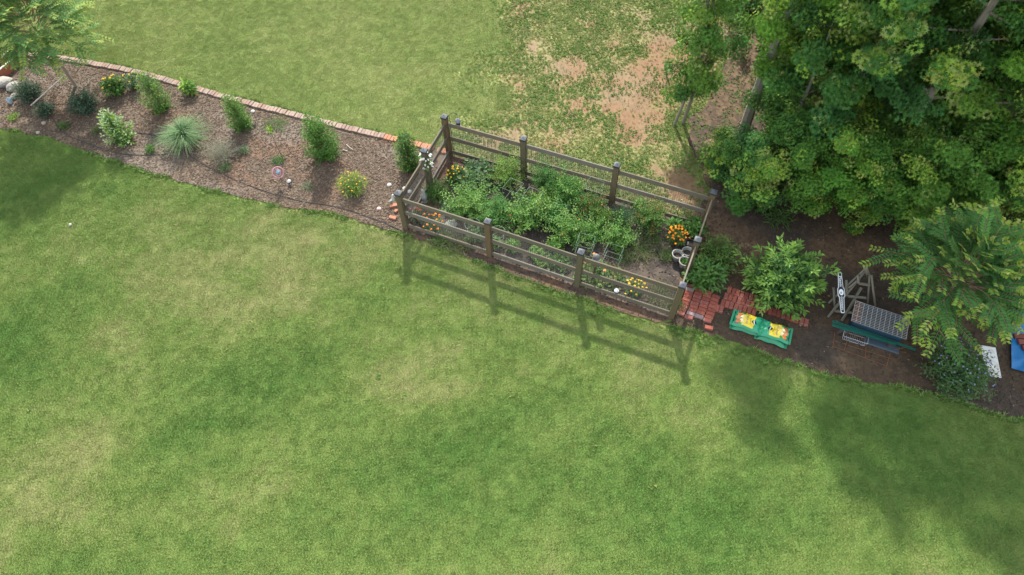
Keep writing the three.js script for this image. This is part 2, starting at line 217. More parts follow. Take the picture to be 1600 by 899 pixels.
// grass blades standing on the lawn, and clover-like weeds on the thin clay turf
function viewed(x, z) { return z < -1.2 && z > -24.5 && Math.abs(x) < 9.9 + (-z) * 0.42; }
{
  const turf = (r, n) => {                                        // a square plug of turf, blades evenly spread
    const b = new Build();
    for (let i = 0; i < n; i++) {
      const g = Math.ceil(Math.sqrt(n)), o = [((i % g + rr(-0.1, 1.1)) / g * 2 - 1) * r, 0, ((Math.floor(i / g) + rr(-0.1, 1.1)) / g * 2 - 1) * r], tone = vary([1, 1, 1], 0.3), straw = rnd() < 0.12;
      for (let j = 0; j < 4; j++) { const a = rr(0, 6.283), lean = rr(0.3, 1.5), p = add(o, [rr(-0.012, 0.012), 0, rr(-0.012, 0.012)]), d = norm([Math.cos(a) * lean, 1, Math.sin(a) * lean]), s = norm(cross(d, [rr(-1, 1), 0.3, rr(-1, 1)])), L = rr(0.012, 0.026), w = 0.0042, f = rr(0.85, 1.15); b.tri(add(p, s, -w), add(p, s, w), add(p, d, L), straw ? [1.22 * f, 1.04 * f, 1.2 * f] : [tone[0] * f, tone[1] * f, tone[2] * f]); }
    }
    return b.geo();
  };
  const m = new THREE.Matrix4(), q = new THREE.Quaternion(), e = new THREE.Euler(), v = new THREE.Vector3(), sc = new THREE.Vector3(), c = new THREE.Color(); let tries = 0;
  const bladeMat = new THREE.MeshStandardMaterial({ vertexColors: true, roughness: 0.9, side: THREE.DoubleSide });
  const big = [[], [], [], [], [], []], small = [[], []], step = 0.1, sub4 = 2;
  for (let z = -24.5; z < -1.2; z += step) for (let x = -20; x < 20; x += step) {
    if (!viewed(x, z)) continue;
    const X = x, Z = z, ring = [[X, Z]]; for (let k = 0; k < 8; k += 2) ring.push([X + Math.cos(k * 0.785) * 0.09, Z + Math.sin(k * 0.785) * 0.09]);
    const nb = ring.map(inBeds), bb = Z < -10 ? Math.max(...ring.map(p => bare(...p))) : 0;
    if (nb.every(t => t)) continue;
    if (!nb.some(t => t) && bb < 0.06) { pick(big).push([X, Z]); continue; }
    for (let i = 0; i < sub4; i++) for (let j = 0; j < sub4; j++) { const p = [x + (i + rnd() - sub4 / 2) * step / sub4, z + (j + rnd() - sub4 / 2) * step / sub4]; if (inBeds(p)) continue; if (rnd() < bare(...p) * 1.1) continue; pick(small).push(p); }
  }
  const lay = (geo, list, first) => {
    const o = new THREE.InstancedMesh(geo, bladeMat, list.length);
    list.forEach(([x, z], i) => { const dr = grassTone(x, z), g = grassCol(x, z, dr), f = 0.9 + 0.4 * fbm(x * 7 - z * 8 + 3, z * 7 + x * 8, 3) * (0.5 + rnd()), turn = first[0] === 's' ? Math.floor(rr(0, 4)) * Math.PI / 2 : rr(0, 6.28); e.set(0, turn, 0); q.setFromEuler(e); m.compose(v.set(x, -0.012, z), q, sc.set(1, (1.2 - 0.4 * dr) * (0.6 + 1.0 * fbm(x * 4 + z * 5, z * 4 - x * 5 + 90, 3)), 1)); o.setMatrixAt(i, m); o.setColorAt(i, c.setRGB(g[0] * f, g[1] * f, g[2] * f)); });
    o.name = 'lawn_grass'; return tag(o, first, 'grass', null, 'stuff');
  };
  big.forEach((l, i) => lay(turf(0.05, 36), l, 'short mown green and straw coloured lawn grass')); small.forEach(l => lay(turf(0.028, 9), l, 'thin short grass at bed edges and over the clay'));
  // long fringe grass along the bed's front edge
  const longB = new Build();
  for (let i = 0; i < 12; i++) { const a = i * 2.4, lean = rr(0.3, 1.4), d = norm([Math.cos(a) * lean, 1, Math.sin(a) * lean]); longB.leaf([Math.cos(a) * 0.01, 0, Math.sin(a) * 0.01], d, norm([rr(-1, 1), 0.3, rr(-1, 1)]), rr(0.06, 0.13), 0.009, vary([1, 1, 1], 0.2), 0.1, 0.3); }
  const spots = [];
  for (const [x, z] of frontS) for (let i = 0; i < 5; i++) { const d = Math.abs(gauss()) * 0.12 - 0.02; if (noise(x * 1.7, 8) > 0.4) spots.push([x + rr(-0.08, 0.08), z + d]); }
  for (const [x, z] of [[4.33, -7.73], [4.69, -7.6], [5.25, -7.35], [5.72, -7.06], [4.52, -7.52], [3.97, -7.84], [2.03, -8.55]]) for (let i = 0; i < 14; i++) spots.push([x + gauss() * 0.28, z + 0.08 + Math.abs(gauss()) * 0.2]);
  for (const [x, z] of backS) if (noise(x * 2.3, 4) > 0.45) for (let i = 0; i < 3; i++) spots.push([x + rr(-0.08, 0.08), z - 0.14 - Math.abs(gauss()) * 0.06]);
  const fr = new THREE.InstancedMesh(longB.geo(), bladeMat, spots.length);
  spots.forEach(([x, z], i) => { const s = rr(0.5, 1.0); e.set(0, rr(0, 6.28), 0); q.setFromEuler(e); fr.setMatrixAt(i, m.compose(v.set(x, -0.01, z), q, sc.set(s, s, s))); const g = vary([0.15, 0.25, 0.05], 0.2); fr.setColorAt(i, c.setRGB(...g)); });
  fr.name = 'fringe_grass'; tag(fr, 'longer untrimmed grass along the edges of the beds', 'grass', null, 'stuff');
  // weeds
  const wd = new Build();
  for (let i = 0; i < 9; i++) { const a = i * 2.4 + rr(-0.3, 0.3), d = [Math.cos(a), rr(0.15, 0.9), Math.sin(a)]; wd.leaf([0, 0.01, 0], d, [0, 1, 0], rr(0.05, 0.1), rr(0.025, 0.045), vary([1, 1, 1], 0.2)); }
  const ws = []; tries = 0;
  while (ws.length < 13000 && tries++ < 400000) { const x = rr(-3, 9), z = rr(-24, -10.2), p = [x, z]; if (rnd() > clayMask(x, z) || inBeds(p)) continue; if (fbm(x * 1.6 + 70, z * 1.6, 3) + (1 - bare(x, z)) * 0.22 > 0.5 + 0.32 * rnd() || rnd() < 0.04) ws.push(p); }
  for (let i = 0; i < 2600; i++) { const p = [rr(5, 7.8), rr(-20, -12.3)]; if (inside(p, dirtBed) && fbm(p[0] * 2, p[1] * 2, 3) > 0.4) ws.push(p); }
  for (const p of [[-7.94, -3.52], [2.82, -4.1], [-2.59, -6.44], [-2.21, -8.02], [-3.96, -6.9], [4.48, -3.64], [-11.19, -6.4], [1.18, -7.69], [-3.21, -6.87], [-6.97, -7.78], [-1.51, -3.6], [-0.09, -6.26], [-10.93, -9.12], [-11.24, -7.2], [1.68, -4.98]]) for (let i = 0; i < 4; i++) ws.push([p[0] + gauss() * 0.07, p[1] + gauss() * 0.07]);
  const wm = new THREE.InstancedMesh(wd.geo(), leafMat, ws.length);
  ws.forEach(([x, z], i) => { const s = rr(0.25, 0.75); e.set(rr(-0.2, 0.2), rr(0, 6.28), 0); q.setFromEuler(e); wm.setMatrixAt(i, m.compose(v.set(x, -0.005, z), q, sc.set(s, s, s))); wm.setColorAt(i, c.setRGB(...vary(rnd() < 0.25 ? [0.22, 0.27, 0.07] : [0.13, 0.24, 0.055], 0.2))); });
  wm.name = 'ground_weeds'; tag(wm, 'low green weeds spreading over the thin red clay turf', 'weeds', null, 'stuff');
  // wood chips on the mulch bed and crumbs, twigs and fallen leaves on the dark soil
  const chip = chamferBox(0.055, 0.009, 0.018, 0.003);
  const cs = []; tries = 0;
  while (cs.length < 36000 && tries++ < 300000) { const p = [rr(-20, -2), rr(-19.5, -10.5)]; if (inside(p, leftBed)) cs.push(p); }
  const cm = new THREE.InstancedMesh(chip, mat(1, 1, 1, 0.95), cs.length);
  cs.forEach(([x, z], i) => { e.set(gauss() * 0.35, rr(0, 6.28), gauss() * 0.3); q.setFromEuler(e); const s = rr(0.4, 1.1); cm.setMatrixAt(i, m.compose(v.set(x, rr(0.006, 0.022), z), q, sc.set(s, s, s * rr(0.6, 1.4)))); const t = rnd(); cm.setColorAt(i, c.setRGB(...vary(t < 0.55 ? MULCH : t < 0.8 ? CHIP : t < 0.93 ? [0.055, 0.04, 0.032] : RUST, 0.22))); });
  cm.name = 'wood_chips'; tag(cm, 'scattered brown wood chips covering the planting bed', 'mulch', null, 'stuff');
  const ds = []; tries = 0;
  while (ds.length < 22000 && tries++ < 400000) { const p = [rr(-3, 18), rr(-22, -4.5)]; if (inside(p, gardenBed) || (inside(p, dirtBed) && rnd() < (p[1] > -12 ? 1 : 0.35))) ds.push(p); }
  tries = 0; while (tries++ < 30000 && ds.length < 27000) { const p = [rr(-2, 9), rr(-23, -10.3)]; if (!inBeds(p) && rnd() < bare(...p) * 1.2) ds.push(p); }
  const dm = new THREE.InstancedMesh(chip, mat(1, 1, 1, 0.95), ds.length);
  ds.forEach(([x, z], i) => { e.set(gauss() * 0.5, rr(0, 6.28), gauss() * 0.4); q.setFromEuler(e); const s = i >= 22000 ? rr(0.2, 0.55) : rr(0.35, 1.1), t = rnd(); dm.setMatrixAt(i, m.compose(v.set(x, rr(0.006, 0.024), z), q, sc.set(s, s * 1.3, s * rr(0.7, 2)))); dm.setColorAt(i, c.setRGB(...vary(i >= 22000 ? (t < 0.55 ? CLAY : t < 0.8 ? [0.14, 0.1, 0.06] : SAND) : t < 0.6 ? SOIL : t < 0.85 ? DIRT : t < 0.96 ? MULCH : CHIP, 0.25))); });
  dm.name = 'soil_crumbs'; tag(dm, 'dark soil crumbs and litter strewn over the garden and path', 'soil', null, 'stuff');
}

// ---------- the garden fence ----------
const grain = (a, b, s) => dataTex(256, 256, (u, v) => { const g = fbm(u * 3 + s, v * 46 + s, 3) * 0.7 + fbm(u * 9, v * 120 + s, 2) * 0.3, st = sstep(0.55, 0.8, fbm(u * 5 + s * 3, v * 5, 3)); const c = mix3(mix3(a, b, g), [0.07, 0.075, 0.05], st * 0.35); return c; }, true, true);
const woodMat = (a, b, s) => new THREE.MeshStandardMaterial({ map: grain(a, b, s), roughness: 0.9 });
const railMats = [woodMat([0.142, 0.125, 0.092], [0.086, 0.072, 0.05], 1), woodMat([0.16, 0.136, 0.1], [0.094, 0.078, 0.053], 4), woodMat([0.12, 0.106, 0.078], [0.072, 0.062, 0.043], 8), woodMat([0.165, 0.15, 0.125], [0.1, 0.088, 0.068], 13), woodMat([0.13, 0.108, 0.075], [0.08, 0.064, 0.042], 17)];
const postMats = [woodMat([0.12, 0.092, 0.048], [0.07, 0.054, 0.028], 2), woodMat([0.14, 0.092, 0.044], [0.08, 0.052, 0.025], 5), woodMat([0.11, 0.092, 0.052], [0.068, 0.057, 0.032], 9)];
const capDark = mat(0.02, 0.022, 0.026, 0.5), capTop = mat(0.04, 0.048, 0.06, 0.6), wireMat = mat(0.03, 0.03, 0.03, 0.6, { metalness: 0.4 });
const fence = thing('garden_fence', 'weathered three rail wooden fence around the vegetable garden', 'fence', fenceA);
{
  const o = fenceA, T = ([x, z]) => [x - o[0], z - o[1]];
  const P = Object.entries({ A: [-2.76, -11.23], B: [-0.54, -10.22], C: [1.64, -9.2], D: [3.85, -8.2], E: [-1.64, -13.83], F: [0.45, -12.91], G: [2.8, -11.87], H: [5.08, -10.84], I: [-2.15, -12.61], J: [4.43, -9.44] }).reduce((r, [k, p]) => (r[k] = T(p), r), {});
  const dir = Math.atan2(P.D[1] - P.A[1], P.D[0] - P.A[0]);
  const postGeo = boxUV(chamferBox(0.14, 1.42, 0.14, 0.008)), cap = mergeGeometries([chamferBox(0.175, 0.05, 0.175, 0.012)]), roof = new THREE.ConeGeometry(0.105, 0.05, 4).rotateY(Math.PI / 4).translate(0, 0.075, 0);
  Object.entries(P).forEach(([k, [x, z]], i) => {
    const p = part('post', postGeo, postMats[i % 3], fence, [x, -0.002, z]); p.rotation.set((rnd() - 0.5) * 0.02, -dir + (rnd() - 0.5) * 0.06, (rnd() - 0.5) * 0.02);
    const c = part('post_cap', cap, capDark, p, [0, 1.42, 0]); part('solar_panel', roof, capTop, p, [0, 1.42, 0]); void c;
  });
  ['AB', 'BC', 'CD', 'EF', 'FG', 'GH', 'EI', 'IA', 'HJ', 'JD'].forEach((s, bi) => {
    const a = P[s[0]], b = P[s[1]], L = Math.hypot(b[0] - a[0], b[1] - a[1]), ang = Math.atan2(b[1] - a[1], b[0] - a[0]), mx = (a[0] + b[0]) / 2, mz = (a[1] + b[1]) / 2;
    [1.2, 0.68, 0.14].forEach((y, ri) => {
      const r = part('rail', boxUV(chamferBox(L - 0.142, 0.135, 0.038, 0.006)), railMats[(bi * 2 + ri * 3) % 5], fence, [mx, y - 0.0675, mz]); r.rotation.set(0, -ang, (rnd() - 0.5) * 0.014);
    });
    // welded wire on the inner face of the rails
    const w = new Build(), off = 0.024, n = Math.floor((L - 0.2) / 0.055), h = L / 2 - 0.075;
    for (let i = 0; i <= n; i++) { const x = -h + i * 2 * h / n; w.box([x, 0.07, 0], [x, 1.26, 0], 0.0042, 0.0042, W3); }
    for (let j = 0; j <= 22; j++) { const y = 0.08 + j * 0.0535; w.box([-h, y, 0.0042], [h, y, 0.0042], 0.0042, 0.0042, W3); }
    const inner = 'AB BC CD'.includes(s) || 'EF FG GH'.includes(s) ? -1 : 1;
    const m = part('wire_mesh', w.geo(), wireMat, fence, [mx - Math.sin(ang) * off * inner * -1, 0, mz + Math.cos(ang) * off * inner]); m.rotation.y = -ang;
  });
}

// ---------- bricks ----------
const brickTex = (a, b, s, spot) => dataTex(64, 64, (u, v) => { const n = fbm(u * 6 + s, v * 6, 4), w = sstep(0.52, 0.62, fbm(u * 3 + s * 7, v * 3 + s, 3)); let c = mix3(a, b, n); c = mix3(c, [0.3, 0.25, 0.25], w * spot); const q = 0.8 + 0.4 * noise(u * 30, v * 30); return [c[0] * q, c[1] * q, c[2] * q]; }, true, true);
const brickMat = (a, b, s, spot = 0) => new THREE.MeshStandardMaterial({ map: brickTex(a, b, s, spot), roughness: 0.95 });
const redBricks = [brickMat([0.19, 0.045, 0.03], [0.26, 0.075, 0.05], 1), brickMat([0.16, 0.038, 0.027], [0.23, 0.065, 0.045], 3), brickMat([0.22, 0.06, 0.038], [0.3, 0.09, 0.06], 5), brickMat([0.18, 0.048, 0.035], [0.25, 0.08, 0.058], 6, 0.3)], paleBrick = brickMat([0.19, 0.12, 0.115], [0.26, 0.2, 0.2], 9, 0.35);
const tanBricks = [brickMat([0.19, 0.135, 0.11], [0.25, 0.19, 0.155], 2), brickMat([0.16, 0.115, 0.095], [0.22, 0.165, 0.135], 4), brickMat([0.2, 0.14, 0.11], [0.27, 0.2, 0.16], 7, 0.3), brickMat([0.175, 0.11, 0.085], [0.22, 0.155, 0.12], 8)], orangeBricks = [brickMat([0.286, 0.116, 0.068], [0.34, 0.163, 0.102], 11), brickMat([0.258, 0.102, 0.0612], [0.32, 0.15, 0.0952], 12)];
const brickGeo = boxUV(chamferBox(0.2, 0.06, 0.097, 0.007), 4);
function brick(parent, x, y, z, turn, m) { const b = part('brick', brickGeo, m, parent, [x, y, z]); b.rotation.set((rnd() - 0.5) * 0.025, turn, (rnd() - 0.5) * 0.025); return b; }
{
  const c = smooth(backEdge, false, 0.106), o = c[60], ed = thing('brick_edging', 'curved row of bricks laid flat between the mulch bed and the far lawn', 'edging', o);
  c.forEach(([x, z], i) => {
    if (x < -16.8) return;
    const n = c[Math.min(i + 1, c.length - 1)], p = c[Math.max(i - 1, 0)], a = Math.atan2(n[1] - p[1], n[0] - p[0]);
    if (i > c.length - 28 && noise(i * 0.9, 3) > 0.72) return;
    brick(ed, x - o[0] + rr(-0.008, 0.008), 0.002 + rr(-0.006, 0.01), z - o[1] + rr(-0.012, 0.012), -a + Math.PI / 2 + rr(-0.05, 0.05), x > -3.6 ? pick(orangeBricks) : pick(tanBricks));
  });
}
const FD = 0.432, FE = [Math.cos(FD), Math.sin(FD)], FN = [-Math.sin(FD), Math.cos(FD)];   // along the front fence, and out from it
{
  const o = [4.45, -9.02], g = thing('brick_paving', 'small slanted patch of red bricks beside the right end of the fence', 'paving', o);
  const cols = [[0, 9], [0.03, 9], [0.02, 8], [0.06, 8]];
  cols.forEach(([s, n], c) => { for (let i = 0; i < n; i++) { const u = 0.02 + c * 0.213 + rr(-0.005, 0.005) + (i > 5 ? -0.01 * (i - 5) : 0), v = s + i * 0.106 + rr(-0.003, 0.003); brick(g, FE[0] * u + FN[0] * v, 0.008 + rr(0, 0.006), FE[1] * u + FN[1] * v, -FD + rr(-0.025, 0.025), (i > 6 && rnd() < 0.3) || rnd() < 0.03 ? paleBrick : pick(redBricks)); } });
  const u = 0.72, v = 0.98; brick(g, FE[0] * u + FN[0] * v, 0.01, FE[1] * u + FN[1] * v, -FD + 0.1, redBricks[2]);
}
{
  const o = [5.39, -8.86], g = thing('brick_paving', 'long red brick strip running from beside the soil bags under the big shrub', 'paving', o);
  for (let r = 0; r < 4; r++) for (let i = 0; i < 19; i++) {
    if ((r > 1 && i > 7) || (r === 3 && i > 1) || (r === 0 && i > 7)) continue;
    const u = i * 0.108 + rr(-0.006, 0.006) - (r === 3 ? 0.06 : 0) - r * 0.03, v = r * 0.207 + rr(-0.01, 0.01); brick(g, FE[0] * u + FN[0] * v, 0.008 + rr(0, 0.006), FE[1] * u + FN[1] * v, -FD + Math.PI / 2 + rr(-0.02, 0.02), pick(redBricks));
  }
}
[[[-3.15, -11.98], 0.2, 'small loose brick by the stake light at the fence corner'], [[-3.14, -11.56], -0.35, 'loose brick lying near the hose at the left fence corner'], [[-3.07, -11.79], 0.9, 'broken brick between two loose bricks by the fence corner']].forEach(([p, a, l], i) => {
  const m = new THREE.Mesh(i === 2 ? boxUV(chamferBox(0.1, 0.055, 0.09, 0.01), 4) : brickGeo, pick(orangeBricks)); m.name = 'loose_brick'; m.position.set(p[0], 0.012, p[1]); m.rotation.y = a; tag(m, l, 'brick', 'loose bricks at the fence corner');
});

// ---------- trees of the wood ----------
function spray(cols, L, n = 8) {
  const b = new Build();
  for (let i = 0; i < n; i++) { const a = i * 2.4, y = 0.03 + 0.24 * i / n, out = 0.9 - 0.5 * i / n, d = norm([Math.cos(a) * out, 0.35 - 0.2 * rnd(), Math.sin(a) * out]), nn = norm([-Math.cos(a) * 0.35 + rr(-0.25, 0.25), 1, -Math.sin(a) * 0.35 + rr(-0.25, 0.25)]); b.star(add([0, y, 0], d, 0.05 + 0.05 * (1 - i / n)), d, nn, L * rr(0.75, 1.15), vary(pick(cols), 0.14)); }
  b.tube([[0, -0.15, 0], [0, 0.26, 0]], 0.005, 0.002, 3, [0.25, 0.2, 0.1]);
  return b.geo();
}
const sprays = [spray([[1, 1, 1], [1.15, 1.05, 0.8]], 0.095), spray([[1, 1, 1], [0.9, 0.95, 1.05]], 0.087, 10), spray([[1.1, 1.05, 0.8], [1, 1, 1]], 0.08, 9)];
const M4 = new THREE.Matrix4(), QQ = new THREE.Quaternion(), UPV = new THREE.Vector3(0, 1, 0), V1 = new THREE.Vector3(), V2 = new THREE.Vector3(), CC = new THREE.Color(), Q2 = new THREE.Quaternion();
const barkMat = new THREE.MeshStandardMaterial({ vertexColors: true, roughness: 0.95 });
const leafTones = [[0.085, 0.225, 0.032], [0.068, 0.19, 0.036], [0.115, 0.255, 0.035], [0.058, 0.165, 0.037]], youngTone = [[0.25, 0.4, 0.06], [0.29, 0.36, 0.1], [0.2, 0.36, 0.05]];
function woodTree(name, label, group, [x, z], h, R, low, o = {}) {
  const t = thing(name, label, 'tree', [x, z], 0, group), b = new Build(), ends = [], bark = vary([0.2, 0.185, 0.16], 0.2), lean = o.lean || [gauss() * 0.05, gauss() * 0.05];
  const bent = [gauss() * 0.18, gauss() * 0.18], trunkAt = y => [lean[0] * y + bent[0] * Math.sin(y * 0.7), y, lean[1] * y + bent[1] * Math.sin(y * 0.6 + 1)], r0 = o.trunk || 0.014 * h + 0.02;
  const pts = []; for (let i = 0; i <= 9; i++) pts.push(trunkAt(-0.04 + h * 0.94 * i / 9)); b.tube(pts, r0, 0.012, 7, bark);
  const nL = Math.round((h * (1 - low)) * (o.limbs || 4.2));
  for (let i = 0; i < nL; i++) {
    const f = low + (1 - low) * (i + rnd()) / nL, y = f * h * 0.93, prof = (0.45 + 0.55 * Math.sin(Math.PI * clamp((f - low) / (1 - low) * 0.85 + 0.12))), a = i * 2.4 + rr(-0.5, 0.5), len = R * prof * rr(0.65, 1.2), s = trunkAt(y), e = [s[0] + Math.cos(a) * len, y + len * rr(0.15, 0.55), s[2] + Math.sin(a) * len], m = [lerp(s[0], e[0], 0.5), lerp(s[1], e[1], 0.5) - len * 0.05, lerp(s[2], e[2], 0.5)];
    b.tube([s, m, e], r0 * 0.38 * (1.1 - f), 0.004, 4, vary(bark, 0.1)); ends.push([s, e, len]);
  }
  part('trunk', b.geo(), barkMat, t);
  const per = Math.round((o.sprays || 1500) / nL), tot = per * nL, crown = new THREE.InstancedMesh(pick(sprays), leafMat, tot), tone = o.tone || pick(leafTones); let k = 0;
  for (const [s, e, len] of ends) {
    const limbYoung = rnd() < (o.young ?? 0.22), limbTone = vary(mix3(tone, pick(leafTones), rnd() * 0.7), 0.12), w = 0.12 + 0.15 * len;
    for (let i = 0; i < per; i++) {
      const u = Math.pow(rnd(), 0.65) * 1.05 + 0.12, p = [lerp(s[0], e[0], u) + gauss() * w, lerp(s[1], e[1], u) + gauss() * w * 0.55, lerp(s[2], e[2], u) + gauss() * w], d = norm([p[0] - s[0] * 0.7 + gauss() * 0.4, 0.45 * R + gauss() * 0.3, p[2] - s[2] * 0.7 + gauss() * 0.4]);
      QQ.setFromUnitVectors(UPV, V1.set(...d)); Q2.setFromAxisAngle(UPV, rr(0, 6.28)); QQ.multiply(Q2); const sc = rr(0.6, 1.15) * (o.leaf || 1);
      p[1] = Math.max(p[1], 0.12); crown.setMatrixAt(k, M4.compose(V1.set(...p), QQ, V2.set(sc, sc, sc)));
      const c = rnd() < (limbYoung ? 0.6 : 0.07) ? vary(pick(youngTone), 0.15) : vary(limbTone, 0.18); crown.setColorAt(k, CC.setRGB(...c)); k++;
    }
  }
  crown.name = 'crown'; crown.userData.kind = 'stuff'; crown.castShadow = crown.receiveShadow = true; t.add(crown); return t;
}
const WL = 'leafy sweetgum tree standing in the dense wood right of the garden', WG = 'trees of the dense wood';
[[6.95, -14.4, 10, 0.9, 0.22, 'slim pale trunked tree at the left corner of the wood beside the split log'], [7.5, -13.2, 4.8, 0.95, 0.1, 'short bushy tree at the wood edge nearest the fence'], [8.6, -12.9, 8.6, 1.4, 0.1, 'sweetgum tree at the wood edge above the dark path'], [10.1, -12.3, 10.6, 1.6, 0.1, 'sweetgum tree at the wood edge behind the wooden stand'], [12, -11.8, 11, 1.7, 0.1, 'yellow green sweetgum at the wood edge behind the crape myrtle'], [14, -11.3, 10.8, 1.6, 0.1], [15.9, -10.7, 9, 1.5, 0.12], [8.5, -16.0, 6.6, 1.25, 0.2], [9.3, -15.3, 9.2, 1.5, 0.2], [11.2, -14.8, 10, 1.6, 0.22], [13.3, -14.2, 10.5, 1.6, 0.25], [15.6, -13.6, 10.5, 1.6, 0.25], [17.8, -13, 10, 1.6, 0.3], [9.3, -19, 8.4, 1.4, 0.22], [9.9, -18.2, 10, 1.5, 0.3], [12.2, -17.6, 11, 1.6, 0.3], [14.6, -17, 11, 1.6, 0.3], [17, -16.4, 11, 1.6, 0.3], [10.1, -22, 9, 1.5, 0.25], [11, -21.5, 10, 1.5, 0.3], [13.6, -21, 11, 1.6, 0.3], [16.4, -20.4, 11, 1.6, 0.3], [19.2, -19, 11, 1.6, 0.35]].forEach(([x, z, h, R, low, l], i) => woodTree('wood_tree', l || WL, WG, [x, z], h, R, low, { sprays: Math.round(240 * R * h * (i < 7 ? 1.15 : 0.8)), young: i === 4 ? 0.5 : i < 7 ? 0.3 : 0.2, tone: i === 4 ? [0.15, 0.31, 0.035] : undefined }));
// low saplings and brush along the edge of the wood
[[[6.4, -12.03], 2.0, 0.75, 'low bright sapling at the wood edge beside the fence corner'], [[7.26, -11.58], 2.6, 0.95, 'bushy sapling at the wood edge above the bare path'], [[8.24, -11.38], 2.9, 1.0, 'dark bushy sapling at the wood edge left of the wooden stand'], [[9.36, -11.11], 2.7, 1.0, 'yellow tipped sapling at the wood edge above the wooden stand'], [[10.55, -10.83], 3.0, 1.1, 'sapling at the wood edge just behind the crape myrtle'], [[11.88, -10.77], 3.2, 1.2, 'sapling at the wood edge behind the crape myrtle top'], [[13.37, -10.7], 3.2, 1.2, 'sapling at the wood edge by the right border of the view'], [[6.08, -12.62], 1.5, 0.6, 'small leafy sapling right beside the split log'], [[5.83, -12.87], 0.9, 0.45, 'knee high sprout at the foot of the split log']].forEach(([p, h, R, l], i) => woodTree('sapling', l, 'saplings along the wood edge', p, h, R, 0.1, { sprays: Math.round(480 * R * h), trunk: 0.025, limbs: 9, leaf: 0.85, young: 0.45, tone: pick(leafTones) }));
woodTree('young_tree', 'slender young tree with thin left trunk on the red clay', 'pair of slender young trees on the clay', [4.96, -14.75], 8.6, 0.62, 0.12, { sprays: 900, trunk: 0.045, limbs: 5, lean: [0.02, 0], young: 0.2, tone: [0.13, 0.26, 0.05] });
woodTree('young_tree', 'slender young tree with darker right trunk on the red clay', 'pair of slender young trees on the clay', [5.24, -14.85], 9, 0.66, 0.12, { sprays: 1000, trunk: 0.055, limbs: 5, lean: [-0.01, 0.01], young: 0.2, tone: [0.12, 0.25, 0.045] });
{ // low brush covering the floor of the wood
  const p = []; let n = 0; while (p.length < 9000 && n++ < 60000) { const x = rr(7.4, 20), z = rr(-24, -11.2); if (z < -11.6 + (7 - x) * -0.16 - (x > 9 ? 0 : 0.6) && fbm(x * 0.9 + 7, z * 0.9, 3) > 0.36) p.push([x, z]); }
  const o = new THREE.InstancedMesh(sprays[1], leafMat, p.length);
  p.forEach(([x, z], i) => { QQ.setFromUnitVectors(UPV, V1.set(gauss() * 0.6, 1, gauss() * 0.6).normalize()); Q2.setFromAxisAngle(UPV, rr(0, 6.28)); QQ.multiply(Q2); const s = rr(0.6, 1.3); o.setMatrixAt(i, M4.compose(V1.set(x, 0.1 + Math.pow(rnd(), 2) * 0.7, z), QQ, V2.set(s, s, s))); o.setColorAt(i, CC.setRGB(...vary(pick(leafTones), 0.2))); });
  o.name = 'woodland_undergrowth'; tag(o, 'low leafy undergrowth on the floor of the dense wood', 'undergrowth', null, 'stuff');
}
// thin bare branches showing in the wood
[[9.4, -16.4, 3.6, 0.9], [10.9, -16.2, 4.2, 0.5], [12.1, -15.9, 3.4, -0.4]].forEach(([x, z, h, l], i) => { const b = new Build(), k = [0.24, 0.22, 0.18], tip = [l, h, 0.2]; b.tube([[0, 0, 0], [l * 0.4, h * 0.5, 0.1], tip], 0.03, 0.008, 5, k); for (let j = 0; j < 9; j++) { const u = 0.35 + j * 0.07, s = [l * u, h * u, 0.15 * u]; b.tube([s, [s[0] + gauss() * 0.7, s[1] + rr(0.4, 0.9), s[2] + gauss() * 0.6]], 0.01, 0.003, 3, k); } const g = thing('dead_sapling', ['bare grey sapling leaning in the gap of the wood', 'tall bare branched sapling in the dark gap of the wood', 'bare thin sapling deep in the wood near the top of the view'][i], 'tree', [x, z], 0, 'bare saplings in the wood'); part('trunk', b.geo(), barkMat, g); });

